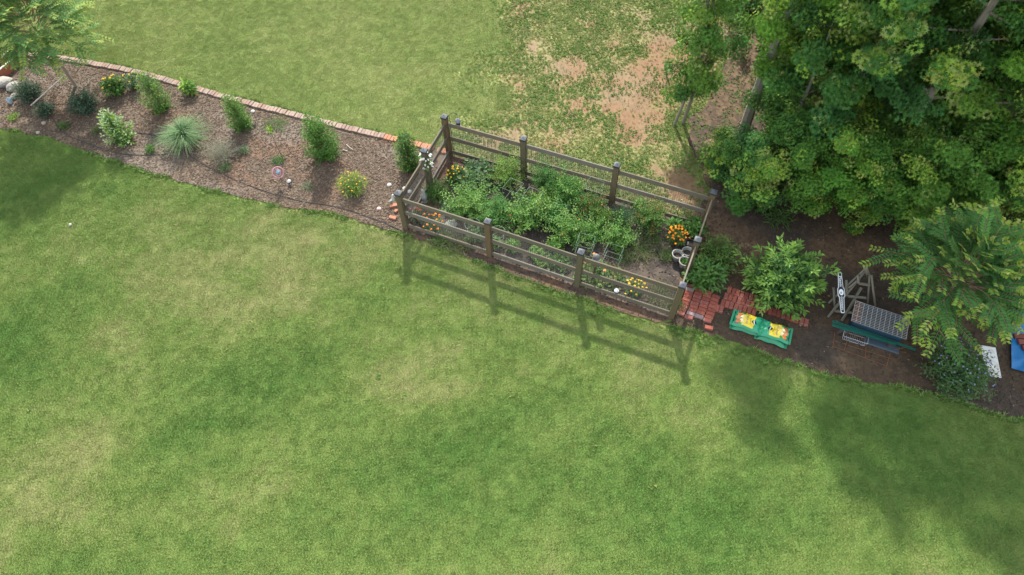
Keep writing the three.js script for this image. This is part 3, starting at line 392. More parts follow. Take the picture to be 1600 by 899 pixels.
// ---------- crape myrtle and left tree: arching sprays with two rows of leaves ----------
function archingTree(name, label, pos, cy, R, H, nSpray, leaf, tones, tip, trunkR, per, el0) {
  const t = thing(name, label, 'tree', pos), wood = new Build(), lf = new Build(), k = [0.2, 0.16, 0.12];
  wood.tube([[0, -0.03, 0], [0.04, cy * 0.4, 0.02], [0, cy * 0.85, 0]], trunkR, trunkR * 0.6, 8, k);
  for (let i = 0; i < nSpray; i++) {
    const a = i * 2.4 + rr(-0.3, 0.3), f = (i + 0.5) / nSpray, el = lerp(el0, 1.35, Math.pow(f, 1.15)) + rr(-0.15, 0.15), s0 = [Math.cos(a) * R * 0.12, cy - H * 0.35 + H * 0.55 * f, Math.sin(a) * R * 0.12];
    const len = R * rr(0.75, 1.08) * (0.72 + 0.28 * Math.cos(el)), end = [Math.cos(a) * Math.cos(el) * len, s0[1] + Math.sin(el) * len * H / R * 0.9, Math.sin(a) * Math.cos(el) * len], ctl = [end[0] * 0.5, (s0[1] + end[1]) / 2 + 0.22 * len, end[2] * 0.5], at = u => [0, 1, 2].map(q => (1 - u) * (1 - u) * s0[q] + 2 * u * (1 - u) * ctl[q] + u * u * end[q]);
    const axis = []; for (let q = 0; q <= 6; q++) axis.push(at(q / 6)); wood.tube(axis, trunkR * 0.22, 0.003, 4, [0.22, 0.15, 0.09]);
    const tone = vary(pick(tones), 0.12), subs = [[at, 0.25, 1, per]];
    for (let q = 0; q < 3; q++) { const u = rr(0.3, 0.75), p = at(u), sd = q % 2 ? 1 : -1, dd = norm(sub(at(u + 0.1), p)), sv = norm(cross(dd, [0, 1, 0])), e2 = add(add(p, dd, len * 0.28), sv, sd * len * rr(0.22, 0.34)); e2[1] += rr(-0.02, 0.12); wood.tube([p, e2], 0.006, 0.003, 3, [0.22, 0.15, 0.09]); subs.push([w => [0, 1, 2].map(g => lerp(p[g], e2[g], w)), 0.15, 1, Math.round(per * 0.5)]); }
    for (const [fn, u0, u1, n] of subs) {
      const young = rnd() < 0.75;
      for (let q = 0; q < n; q++) for (const sd of [-1, 1]) {
        const u = lerp(u0, u1, q / (n - 1)), p = fn(u), d = norm(sub(fn(Math.min(1.02, u + 0.05)), fn(u - 0.05))), s = norm(cross(d, [0, 1, 0])), up = norm(cross(s, d)), dir = norm(add(add([d[0] * 0.55, d[1] * 0.55 - 0.1, d[2] * 0.55], s, sd), up, rr(0.05, 0.35))), isTip = young && q > n - 3 - n * 0.06;
        lf.leaf(add(p, [0, 1, 0], rr(-0.01, 0.01)), dir, up, leaf * rr(0.8, 1.15) * (isTip ? 0.9 : 1), leaf * 0.46 * rr(0.85, 1.1), isTip ? vary(pick(tip), 0.15) : vary(tone, 0.14), 0.12, 0.15);
      }
    }
  }
  part('trunk', wood.geo(), barkMat, t); part('crown', lf.geo(), leafMat, t); return t;
}
archingTree('crape_myrtle', 'crape myrtle with arching sprays of paired leaves beside the wire grate', [9.88, -7.92], 1.9, 1.8, 1.3, 62, 0.14, [[0.085, 0.22, 0.05], [0.07, 0.19, 0.05], [0.1, 0.235, 0.05]], [[0.26, 0.38, 0.05], [0.2, 0.33, 0.05], [0.32, 0.38, 0.1]], 0.05, 19, -0.3);
archingTree('ornamental_tree', 'slim trunked ornamental tree with drooping leaves at the upper left', [-13.52, -17.35], 2.5, 1.85, 1.6, 92, 0.135, [[0.14, 0.27, 0.065], [0.11, 0.24, 0.065], [0.16, 0.29, 0.075]], [[0.27, 0.34, 0.07], [0.2, 0.31, 0.07]], 0.055, 19, -0.4);

// ---------- shrubs, flowers and vegetables ----------
function plant(name, label, category, pos, o, group) {
  const t = thing(name, label, category, pos, rr(0, 6.28), group), lf = new Build(), st = new Build(), { R, H, shoots = 40, per = 14, L = 0.08, W = 0.04, cols, start = 0.3, column = false, spread = 1.25, stem = [0.16, 0.13, 0.07], tip, tipN = 2, up = 0.5, lean = [0, 0], r0 = 0.006 } = o;
  for (let i = 0; i < shoots; i++) {
    const a = i * 2.4 + rr(-0.4, 0.4); let S, E, C;
    if (column) { const y = H * Math.pow((i + 1) / shoots, 0.9) * rr(0.85, 1.05), f = y / H, pr = R * (f < 0.25 ? 0.65 + f * 1.4 : 1 - 0.72 * Math.pow((f - 0.25) / 0.75, 1.7)) * rr(0.6, 1.12); S = [0, Math.max(0, y - 0.35 * H - 0.1), 0]; E = [Math.cos(a) * pr, y, Math.sin(a) * pr]; C = [E[0] * 0.6, (S[1] + y) / 2, E[2] * 0.6]; }
    else { const ph = spread * Math.sqrt((i + 0.5) / shoots), k = rr(0.72, 1.08) + (o.ragged ? (rnd() < 0.25 ? o.ragged * rnd() : -o.ragged * 0.4 * rnd()) : 0); S = [Math.cos(a) * R * 0.1, 0, Math.sin(a) * R * 0.1]; E = [Math.cos(a) * Math.sin(ph) * R * k, Math.max(0.03, H * (0.12 + 0.88 * Math.cos(ph)) * k), Math.sin(a) * Math.sin(ph) * R * k]; C = [E[0] * 0.35, E[1] * 0.75, E[2] * 0.35]; }
    for (const q of [S, C, E]) { q[0] += lean[0] * q[1]; q[2] += lean[1] * q[1]; }
    const at = u => [0, 1, 2].map(q => (1 - u) * (1 - u) * S[q] + 2 * u * (1 - u) * C[q] + u * u * E[q]);
    st.tube([S, at(0.5), E], r0, r0 * 0.35, 3, vary(stem, 0.15));
    const tone = vary(pick(cols), 0.12);
    for (let j = 0; j < per; j++) {
      const u = lerp(start, 1, (j + rnd() * 0.8) / per), p = at(u), d = norm(sub(at(Math.min(1, u + 0.08)), at(u - 0.08))), g = j * 2.4 + i, s = norm(cross(d, [0.3, 1, 0.2])), w = cross(s, d), isTip = tip && j >= per - tipN, out = isTip ? 0.7 : 1.1;
      const dir = norm(add(add(add([0, 0, 0], d, isTip ? 0.8 : 0.45), s, Math.cos(g) * out), w, Math.sin(g) * out)); dir[1] = dir[1] * 0.6 + 0.12;
      lf.leaf(add(p, dir, 0.012), dir, norm([gauss() * 0.5, 1, gauss() * 0.5]), L * rr(0.7, 1.2), W * rr(0.75, 1.2), isTip ? vary(pick(tip), 0.14) : vary(tone, 0.16));
    }
  }
  part('stems', st.geo(), stemMat, t); part('foliage', lf.geo(), leafMat, t);
  if (o.flowers) {
    const { n, r, cols: fc, y = 1 } = o.flowers;
    const geos = fc.map(c => flowerGeo(r, c));
    for (let i = 0; i < n; i++) { const a = i * 2.4, f = Math.sqrt((i + 0.5) / n), f2 = f * 1.15, x = Math.cos(a) * R * f * 0.85 + gauss() * R * 0.12, z = Math.sin(a) * R * f * 0.85 + gauss() * R * 0.12, m = part('flower', pick(geos), petalMat, t, [x + lean[0] * H, H * y * (0.3 + 0.72 * Math.cos(Math.min(1.4, f2))) + rr(0.01, 0.06), z + lean[1] * H]); m.rotation.set(gauss() * 0.5, rr(0, 6.28), gauss() * 0.5); const s = rr(0.75, 1.2); m.scale.set(s, s, s); }
  }
  return t;
}
function flowerGeo(r, c) {                                       // a ruffled head of two rings of petals
  const b = new Build();
  for (const [n, R, y, h] of [[9, r, 0, 0.15], [7, r * 0.68, r * 0.25, 0.5]]) for (let i = 0; i < n; i++) { const a = i / n * 6.283 + y * 9, d = [Math.cos(a), h, Math.sin(a)]; b.leaf([0, y, 0], d, [0, 1, 0], R, R * 0.72, vary(c, 0.12), 0.15, 0.2); }
  for (let i = 0; i < 5; i++) { const a = i * 1.257; b.tri([0, r * 0.6, 0], [Math.cos(a) * r * 0.35, r * 0.3, Math.sin(a) * r * 0.35], [Math.cos(a + 1.257) * r * 0.35, r * 0.3, Math.sin(a + 1.257) * r * 0.35], vary(c, 0.1)); }
  return b.geo();
}
const G1 = [0.0675, 0.169, 0.0297], G2 = [0.0945, 0.216, 0.0405], G3 = [0.0473, 0.115, 0.027], YG = [0.203, 0.338, 0.0405], BG = [0.0473, 0.101, 0.0607], DB = [0.0297, 0.0743, 0.0459], PALE = [0.351, 0.486, 0.27], GREY = [0.216, 0.27, 0.176];
const YEL = [0.75, 0.5, 0.01], ORA = [0.8, 0.25, 0.008], RED = [0.5, 0.045, 0.03];
// left bed
const dark = { L: 0.085, W: 0.034, cols: [DB, BG, [0.0405, 0.0945, 0.054]], tip: [[0.1, 0.16, 0.1]], tipN: 2, spread: 1.45, start: 0.35 };
plant('dark_shrub', 'dark blue green rounded shrub next to the rocks at the left edge', 'shrub', [-14.75, -16.92], { ...dark, R: 0.46, H: 0.62, shoots: 75, per: 14 }, 'dark rounded shrubs');
plant('dark_shrub', 'largest dark rounded shrub at the foot of the ornamental tree', 'shrub', [-12.8, -16.25], { ...dark, R: 0.5, H: 0.72, shoots: 90, per: 15 }, 'dark rounded shrubs');
plant('dark_shrub', 'smallest dark shrub under the leaning grey pole', 'shrub', [-14.01, -16.15], { ...dark, R: 0.34, H: 0.42, shoots: 45, per: 11 }, 'dark rounded shrubs');
plant('flowering_shrub', 'leafy shrub with yellow flowers beside the brick edging', 'flowers', [-12.07, -16.95], { R: 0.4, H: 0.6, shoots: 42, per: 11, L: 0.15, W: 0.06, cols: [G1, G2, G3], flowers: { n: 8, r: 0.04, cols: [YEL] } });
plant('flowering_shrub', 'pale leafed clump with tiny yellow flowers between two green shrubs', 'flowers', [-11.57, -17.15], { R: 0.36, H: 0.55, shoots: 34, per: 11, L: 0.09, W: 0.04, cols: [G1, GREY, G3], flowers: { n: 6, r: 0.03, cols: [YEL] } });
const col = { column: true, L: 0.075, W: 0.042, cols: [[0.085, 0.21, 0.035], [0.065, 0.16, 0.03], [0.1, 0.23, 0.035]], tip: [YG, G2], tipN: 2, start: 0.2 };
plant('upright_shrub', 'tallest loose upright shrub in front of the brick edging', 'shrub', [-10.49, -16.18], { ...col, R: 0.5, H: 1.5, shoots: 130, per: 11, lean: [-0.02, 0] });
plant('leafy_plant', 'small bright broad leaved plant by the brick edging', 'plant', [-9.75, -16.82], { R: 0.26, H: 0.5, shoots: 16, per: 7, L: 0.2, W: 0.075, cols: [G2, YG, G1], up: 0.9 });
plant('variegated_shrub', 'light green shrub with creamy top leaves in the mulch bed', 'shrub', [-11.33, -14.88], { ...col, R: 0.46, H: 1.15, shoots: 85, per: 12, L: 0.095, W: 0.055, cols: [G2, [0.09, 0.19, 0.03], G1], tip: [PALE, YG, [0.3, 0.42, 0.2]], tipN: 5 });
{
  const t = thing('ornamental_grass', 'big fountain of striped green ornamental grass in the mulch bed', 'grass clump', [-9.4, -14.73]), b = new Build();
  for (let i = 0; i < 620; i++) { const a = rr(0, 6.283), k = Math.sqrt(rnd()), reach = lerp(0.15, 0.85, k) * rr(0.8, 1.12), top = lerp(0.95, 0.5, k) * rr(0.75, 1.1), c = vary(pick([[0.13, 0.23, 0.1], [0.09, 0.19, 0.07], [0.2, 0.3, 0.15], [0.07, 0.15, 0.05]]), 0.15), n = 5; let pl, pr; for (let j = 0; j <= n; j++) { const u = j / n, r = 0.09 * k + reach * u * u * 0.95 + reach * u * 0.05, y = top * (1.75 * u - 0.95 * u * u) * (1 - 0.18 * u * u), w = 0.011 * (1 - u * 0.85), p = [Math.cos(a) * r, y, Math.sin(a) * r], l = [p[0] - Math.sin(a) * w, y, p[2] + Math.cos(a) * w], rt = [p[0] + Math.sin(a) * w, y, p[2] - Math.cos(a) * w]; if (pl) b.quad(pl, pr, rt, l, c); pl = l; pr = rt; } }
  part('blades', b.geo(), leafMat, t);
}
plant('upright_shrub', 'mid sized upright shrub right of the ornamental grass', 'shrub', [-7.83, -15.25], { ...col, R: 0.4, H: 1.3, shoots: 120, per: 12, lean: [-0.06, 0] });
plant('wispy_plant', 'thin grey wispy plant below the ornamental grass', 'plant', [-8.18, -14], { R: 0.68, H: 0.72, shoots: 170, per: 9, L: 0.05, W: 0.009, cols: [GREY, [0.24, 0.24, 0.19], [0.12, 0.17, 0.08]], stem: [0.28, 0.25, 0.2], r0: 0.0035, start: 0.35 });
plant('upright_shrub', 'dense dark upright shrub in the middle of the mulch bed', 'shrub', [-5.23, -13.98], { ...col, R: 0.56, H: 1.62, shoots: 210, per: 14, tip: [[0.11, 0.25, 0.04], G2], lean: [-0.04, 0] });
plant('flowering_plant', 'blade leaved plant with yellow orange flowers in the mulch bed', 'flowers', [-4.3, -12.63], { R: 0.48, H: 0.5, shoots: 85, per: 9, L: 0.15, W: 0.016, cols: [[0.2, 0.3, 0.08], G2, [0.22, 0.29, 0.12]], tip: [[0.3, 0.42, 0.05]], flowers: { n: 18, r: 0.02, cols: [YEL, [0.8, 0.4, 0.01]] } });
plant('upright_shrub', 'narrow upright shrub against the left side of the fence', 'shrub', [-2.76, -13.36], { ...col, R: 0.42, H: 1.5, shoots: 140, per: 12, cols: [G1, G3, [0.045, 0.11, 0.025]] });
plant('small_plant', 'low dull plant between the dark shrubs and the hose', 'plant', [-13.28, -15.54], { R: 0.24, H: 0.16, shoots: 22, per: 7, L: 0.07, W: 0.03, cols: [G1, [0.09, 0.13, 0.05]] });
plant('small_plant', 'tiny olive plant left of the creamy topped shrub', 'plant', [-12.21, -15.29], { R: 0.2, H: 0.2, shoots: 22, per: 7, L: 0.06, W: 0.02, cols: [[0.11, 0.14, 0.05], G1] });
plant('small_plant', 'small green plant just below the creamy topped shrub', 'plant', [-10.39, -14.39], { R: 0.2, H: 0.24, shoots: 24, per: 8, L: 0.06, W: 0.025, cols: [G1, G2] });
plant('ground_cover', 'patch of low grey green seedlings behind the thin sapling', 'plant', [-6.9, -15.28], { R: 0.55, H: 0.08, shoots: 70, per: 6, L: 0.05, W: 0.028, cols: [[0.12, 0.19, 0.09], G2], spread: 1.5 });
plant('ground_cover', 'small patch of seedlings in front of the thin sapling', 'plant', [-6.6, -13.82], { R: 0.26, H: 0.12, shoots: 30, per: 7, L: 0.06, W: 0.028, cols: [[0.1, 0.18, 0.07], G2] });
plant('ground_cover', 'pale green sprouts at the right foot of the wispy plant', 'plant', [-7.63, -14.22], { R: 0.22, H: 0.2, shoots: 26, per: 7, L: 0.08, W: 0.02, cols: [[0.12, 0.2, 0.08], GREY] });
plant('ground_cover', 'faint grey green sprouts left of the orange flowered plant', 'plant', [-5.62, -12.81], { R: 0.28, H: 0.07, shoots: 26, per: 6, L: 0.05, W: 0.02, cols: [GREY, [0.12, 0.19, 0.09]] });
plant('ground_cover', 'light tuft of sprouts below the wispy plant near the hose', 'plant', [-8.07, -13.6], { R: 0.24, H: 0.12, shoots: 26, per: 7, L: 0.09, W: 0.014, cols: [GREY, G2] });
plant('ground_cover', 'bright sprouts in the dark soil by the left edge', 'plant', [-14.98, -16.01], { R: 0.22, H: 0.15, shoots: 14, per: 6, L: 0.08, W: 0.03, cols: [YG, G2] });
{ // thin sapling
  const p = [-6.44, -13.84], t = thing('thin_sapling', 'bare thin sapling stalk leaning in the mulch bed', 'sapling', p), b = new Build(), l = new Build(); b.tube([[0, 0, 0], [-0.02, 0.6, -0.02], [0.0, 1.3, 0]], 0.011, 0.006, 5, [0.1, 0.07, 0.05]); for (let i = 0; i < 26; i++) { const a = i * 2.4; l.leaf([0, 1.3 - (i % 9) * 0.025, 0], [Math.cos(a), rr(0.1, 0.8), Math.sin(a)], [0, 1, 0], rr(0.07, 0.13), 0.04, vary(YG, 0.2)); } part('trunk', b.geo(), barkMat, t); part('foliage', l.geo(), leafMat, t);
}
// vegetable garden
const TG = [[0.14, 0.28, 0.06], [0.11, 0.235, 0.05], [0.175, 0.3, 0.078], [0.085, 0.2, 0.04]];
const tom = { L: 0.08, W: 0.032, cols: TG, start: 0.2, spread: 1.4, stem: [0.12, 0.17, 0.05] };
[[[-1.05, -11.67], 0.72, 0.95, 'broad bushy tomato plant behind the round wire cages'], [[-0.36, -11.51], 0.55, 0.7, 'tomato plant right of the broadest bush'], [[-0.01, -12.65], 0.55, 1.05, 'tall feathery tomato plant at the back rail by the second post'], [[-0.54, -11.21], 0.42, 0.5, 'low tomato plant behind the second front post'], [[0.41, -11.32], 0.66, 0.8, 'sprawling tomato plant inside the square wire cage'], [[1.03, -12.48], 0.48, 0.95, 'tall tomato plant just right of the second back post'], [[0.91, -11.62], 0.55, 0.75, 'tomato plant in the middle of the garden'], [[1.53, -12], 0.55, 0.8, 'tomato plant at the centre back of the garden'], [[1.52, -10.73], 0.58, 0.8, 'bright tomato plant in front of the square cages'], [[1.23, -11.28], 0.45, 0.6, 'small tomato plant in the middle row'], [[2.16, -11.61], 0.45, 0.6, 'yellowing tomato plant left of the third back post'], [[2.16, -10.74], 0.45, 0.5, 'low tomato plant beside the right square cage'], [[2.81, -10.51], 0.5, 0.65, 'tomato plant right of the square cages'], [[3.67, -11.06], 0.5, 0.75, 'tomato plant with browning leaves near the orange marigolds'], [[2.46, -11.22], 0.34, 0.45, 'small tomato plant in the row behind the lantern']].forEach(([p, R, H, l], i) => {
  const weak = i === 10 || i === 13;
  const hue = [[1, 1, 1], [0.8, 0.95, 1.1], [1.2, 1.05, 0.85], [0.9, 1, 0.95]][i % 4], big = rr(0.7, 1.3);
  plant('tomato_plant', l, 'plant', p, { ...tom, L: 0.08 * big, W: 0.032 * big, ragged: 0.45, R: R * 1.12, H: H * 1.08, shoots: Math.round(105 * R + 16), per: 25, cols: weak ? [...TG, [0.22, 0.17, 0.05], [0.16, 0.17, 0.05]] : TG.map(t => t.map((v, q) => v * hue[q])), flowers: [4, 8, 10, 13].includes(i) ? { n: 3, r: 0.024, cols: [[0.55, 0.07, 0.02], [0.6, 0.3, 0.04]], y: 0.8 } : undefined }, 'tomato plants in the garden');
});
plant('dill_plant', 'feathery blue green dill right of the third back post', 'plant', [2.99, -11.09], { R: 0.45, H: 0.75, shoots: 70, per: 26, L: 0.06, W: 0.012, cols: [[0.07, 0.17, 0.07], [0.09, 0.2, 0.08]], start: 0.25 });
plant('squash_plant', 'pale broad leaved squash in the back left corner of the garden', 'plant', [-0.92, -12.79], { R: 0.72, H: 0.42, shoots: 75, per: 7, L: 0.15, W: 0.12, cols: [[0.13, 0.22, 0.09], [0.1, 0.19, 0.07], [0.16, 0.25, 0.12]] });
plant('squash_plant', 'small pale squash at the left front of the tomato bush', 'plant', [-1.61, -11.83], { R: 0.3, H: 0.2, shoots: 18, per: 5, L: 0.13, W: 0.1, cols: [[0.17, 0.26, 0.13], [0.12, 0.2, 0.08]] });
plant('squash_plant', 'leafy squash in the front row below the lantern', 'plant', [2.04, -9.46], { R: 0.6, H: 0.3, shoots: 48, per: 7, L: 0.13, W: 0.09, cols: [[0.13, 0.2, 0.06], [0.17, 0.22, 0.06], G2], flowers: { n: 5, r: 0.05, cols: [[0.6, 0.3, 0.1]] } });
plant('squash_plant', 'low green squash in front of the third front post', 'plant', [1.21, -9.89], { R: 0.45, H: 0.22, shoots: 30, per: 6, L: 0.11, W: 0.08, cols: [G2, [0.1, 0.19, 0.06]] });
plant('squash_plant', 'yellow green squash along the front rail by the yellow marigolds', 'plant', [2.51, -9.34], { R: 0.45, H: 0.26, shoots: 36, per: 6, L: 0.11, W: 0.075, cols: [[0.15, 0.22, 0.06], G2, [0.2, 0.22, 0.06]] });
plant('day_lily', 'strappy leaved lily below the decorated left post', 'plant', [-1.97, -12.3], { R: 0.42, H: 0.42, shoots: 60, per: 5, L: 0.24, W: 0.022, cols: [[0.1, 0.22, 0.05], [0.13, 0.26, 0.07]], start: 0.15 });
const lett = { R: 0.24, H: 0.26, shoots: 18, per: 8, L: 0.12, W: 0.06, cols: [[0.13, 0.27, 0.05], [0.16, 0.3, 0.07]] };
[[[-0.93, -10.81], 'young pepper plant inside the left round wire cage'], [[-0.41, -10.53], 'young pepper plant inside the right round wire cage'], [[0.04, -10.43], 'bright young pepper plant right of the second front post'], [[0.66, -10.2], 'bright young pepper plant midway along the front rail'], [[1.17, -10.38], 'pale young pepper plant left of the third front post']].forEach(([p, l]) => plant('pepper_plant', l, 'plant', p, lett, 'young pepper plants'));
plant('leafy_green', 'broad leafy plant in the back right corner of the garden', 'plant', [4.87, -10.78], { R: 0.34, H: 0.4, shoots: 24, per: 8, L: 0.15, W: 0.08, cols: [[0.12, 0.25, 0.06], G2] });
plant('leafy_green', 'leafy plant behind the orange marigolds', 'plant', [4.35, -10.89], { R: 0.26, H: 0.32, shoots: 18, per: 8, L: 0.14, W: 0.07, cols: [[0.12, 0.25, 0.06], G2] });
plant('leafy_green', 'small sprout by the back rail right of the dill', 'plant', [3.5, -11.54], { R: 0.2, H: 0.34, shoots: 12, per: 8, L: 0.14, W: 0.06, cols: [[0.13, 0.27, 0.05], G2] });
const wf = { shoots: 60, per: 8, L: 0.1, W: 0.012, cols: [[0.13, 0.2, 0.07], [0.2, 0.22, 0.11], G2], spread: 1.45 };
[[[3.39, -10.13], 0.5, 'thin weeds on the bare soil in the right of the garden'], [[3.65, -8.81], 0.55, 'straggly weeds by the right front corner post'], [[2.92, -10.01], 0.35, 'weedy tuft right of the wire cages'], [[3.74, -10.59], 0.4, 'weeds in front of the browning tomato plant'], [[3.99, -8.46], 0.3, 'grass weeds at the foot of the front right post'], [[-1.3, -10.55], 0.4, 'weedy patch behind the first front bay'], [[3.99, -10], 0.25, 'weeds beside the white pots']].forEach(([p, R, l]) => plant('garden_weeds', l, 'weeds', p, { ...wf, R, H: 0.16 }, 'weeds in the garden'));
const mar = (n, c, R = 0.3, H = 0.38) => ({ R, H, shoots: 40, per: 11, L: 0.07, W: 0.025, cols: [G1, G2, G3], flowers: { n, r: 0.034, cols: c } });
plant('marigold', 'yellow marigolds in the back left corner of the garden', 'flowers', [-1.44, -12.86], mar(15, [YEL], 0.34));
plant('marigold', 'orange marigolds near the white pots in the right of the garden', 'flowers', [4.32, -10.43], mar(32, [ORA, [0.85, 0.32, 0.01]], 0.34, 0.45));
plant('marigold', 'orange marigolds behind the first front bay of the fence', 'flowers', [-2.02, -11.2], mar(20, [ORA, [0.85, 0.34, 0.01]], 0.36, 0.4));
plant('marigold', 'yellow marigolds behind the last front bay of the fence', 'flowers', [3.03, -8.93], mar(24, [YEL, [0.8, 0.6, 0.03]], 0.32, 0.36));
plant('red_flowers', 'red flowers beside the left front corner post', 'flowers', [-2.43, -11.52], { R: 0.3, H: 0.32, shoots: 40, per: 11, L: 0.08, W: 0.018, cols: [G1, G3], flowers: { n: 8, r: 0.04, cols: [RED] } });
plant('low_greens', 'low feathery greens at the foot of the first front bay', 'plant', [-1.81, -10.79], { R: 0.5, H: 0.22, shoots: 60, per: 10, L: 0.07, W: 0.014, cols: [G1, G2] });
plant('low_greens', 'yellow green sprouts on the front soil by the third post', 'plant', [0.81, -9.91], { R: 0.28, H: 0.18, shoots: 18, per: 7, L: 0.09, W: 0.05, cols: [YG, G2] });
// right of the garden
plant('broad_leaf_plant', 'bright broad leaved plant against the right side of the fence', 'plant', [4.8, -9.18], { R: 0.58, H: 0.65, shoots: 60, per: 9, L: 0.16, W: 0.07, cols: [G2, [0.081, 0.203, 0.0405]], tip: [[0.11, 0.24, 0.06]], tipN: 3 });
plant('broad_leaf_plant', 'loose yellow green bush behind the broad leaved plant by the fence', 'shrub', [5.22, -9.7], { R: 0.72, H: 0.8, shoots: 95, per: 12, L: 0.09, W: 0.045, cols: [[0.08, 0.16, 0.03], [0.1, 0.18, 0.035], G1], tip: [[0.13, 0.22, 0.05]], tipN: 2 });
plant('big_shrub', 'big dense shrub with bright pointed leaf tips beside the brick strip', 'shrub', [6.61, -8.81], { R: 0.96, H: 1.5, shoots: 170, per: 24, L: 0.17, W: 0.062, cols: [[0.06, 0.155, 0.035], [0.05, 0.13, 0.033], [0.075, 0.175, 0.04]], tip: [[0.2, 0.35, 0.07], [0.16, 0.3, 0.06]], tipN: 6, start: 0.4, spread: 1.5, r0: 0.01, ragged: 0.34 });
{ const t = plant('butterfly_bush', 'dark green bush with small lilac flowers under the crape myrtle', 'shrub', [9.99, -6.35], { R: 0.82, H: 0.9, shoots: 200, per: 17, L: 0.1, W: 0.036, cols: [[0.075, 0.17, 0.05], [0.06, 0.14, 0.045], [0.11, 0.2, 0.075]], spread: 1.5, flowers: { n: 75, r: 0.02, cols: [[0.2, 0.18, 0.36], [0.28, 0.26, 0.42]] } }); void t; }
plant('edge_plant', 'drooping broad leaf weed at the wood edge by the fence corner', 'plant', [6.81, -11.51], { R: 0.32, H: 0.35, shoots: 14, per: 6, L: 0.22, W: 0.08, cols: [G2, G1] });
plant('edge_plant', 'strappy weed under the saplings at the wood edge', 'plant', [7.13, -11], { R: 0.35, H: 0.3, shoots: 22, per: 4, L: 0.3, W: 0.03, cols: [G2, [0.1, 0.2, 0.05]] });
plant('edge_plant', 'yellow tipped weed at the wood edge above the big shrub', 'plant', [8.91, -10.55], { R: 0.3, H: 0.45, shoots: 24, per: 9, L: 0.09, W: 0.06, cols: [YG, G2] });

// ---------- hoses, lights and ornaments ----------
const one = (name, b, m, label, category, group) => { const o = new THREE.Mesh(b.isBufferGeometry ? b : b.geo(), m); o.name = name; return tag(o, label, category, group); };
function hose(pts, label, r = 0.011) { const c = smooth(pts, false, 0.15), b = new Build(); b.tube(c.map(([x, z], i) => [x + (noise(i * 0.5, 2) - 0.5) * 0.04, 0.02 + 0.012 * noise(i * 0.3, 9), z]), r, r, 6, [0.03, 0.03, 0.032]); return one('irrigation_hose', b, barkMat, label, 'hose'); }
hose([[-11.03, -15.18], [-10.37, -14.98], [-9.56, -14.43], [-9.12, -14.08], [-8.46, -13.62], [-7.49, -13.04], [-6.46, -12.55], [-5.55, -12.23], [-4.86, -12.08], [-4, -11.73], [-3.37, -11.41], [-2.89, -11.13]], 'long black irrigation hose along the front of the mulch bed to the fence');
hose([[-14.03, -16.2], [-13.81, -15.97], [-13.51, -15.57], [-13.15, -15.24], [-12.55, -14.89], [-11.42, -14.39], [-10.79, -14.26], [-9.94, -14.24]], 'short black hose curving below the dark shrubs');
const lathe = (pts, n = 14) => new THREE.LatheGeometry(pts.map(p => new THREE.Vector2(...p)), n);
const white = mat(0.32, 0.32, 0.31, 0.6), black = mat(0.02, 0.02, 0.022, 0.5), greySt = mat(0.28, 0.29, 0.29, 0.9), steel = mat(0.35, 0.36, 0.38, 0.4, { metalness: 0.6 });
function stakeLight(p, h, label, top = white) {
  const t = thing('stake_light', label, 'garden light', p, 0, 'stake lights'); part('stake', new THREE.CylinderGeometry(0.009, 0.006, h, 6).translate(0, h / 2, 0), black, t); part('lamp_head', lathe([[0.001, 0.0], [0.03, 0], [0.045, 0.03], [0.03, 0.07], [0.001, 0.075]]), black, t, [0, h, 0]); part('cap', lathe([[0.06, 0], [0.058, 0.02], [0.001, 0.04]]), top, t, [0, h + 0.06, 0]);
}
stakeLight([-7.52, -15.58], 0.24, 'stake light right of the mid sized upright shrub'); stakeLight([-6.12, -12.93], 0.06, 'short dark stake light below the pink ring spinner', steel); stakeLight([-3.23, -12.41], 0.34, 'white capped stake light left of the fence corner'); stakeLight([-2.79, -12.21], 0.4, 'taller stake light inside the left fence corner'); stakeLight([-2.67, -12.18], 0.3, 'shorter stake light inside the left fence corner'); stakeLight([2.57, -8.86], 0.16, 'stake light in the front row left of the yellow marigolds', mat(0.5, 0.56, 0.6, 0.2));
{ // ring spinner
  const t = thing('ring_spinner', 'pink ring wind spinner standing in the mulch', 'ornament', [-6.37, -13.06]); part('stake', new THREE.CylinderGeometry(0.006, 0.006, 0.3, 6).translate(0, 0.15, 0), black, t);
  const pk = mat(0.42, 0.19, 0.26, 0.5), h = part('ring', new THREE.TorusGeometry(0.15, 0.013, 6, 28), pk, t, [0, 0.36, 0]); h.rotation.set(-0.9, 0.4, 0); const i = part('ring', new THREE.TorusGeometry(0.095, 0.012, 6, 24), pk, t, [0.01, 0.37, 0.02]); i.rotation.set(-0.6, -0.5, 0); part('hub', new THREE.IcosahedronGeometry(0.05, 1), mat(0.12, 0.32, 0.4, 0.4), t, [0, 0.36, 0]);
}
{ const t = thing('flower_stake', 'small pink flower on a wire stake left of the fence corner', 'ornament', [-3.46, -11.64]); part('stake', new THREE.CylinderGeometry(0.005, 0.005, 0.36, 5).translate(0, 0.18, 0), black, t); part('flower', flowerGeo(0.06, [0.75, 0.45, 0.5]), petalMat, t, [0, 0.36, 0]); }
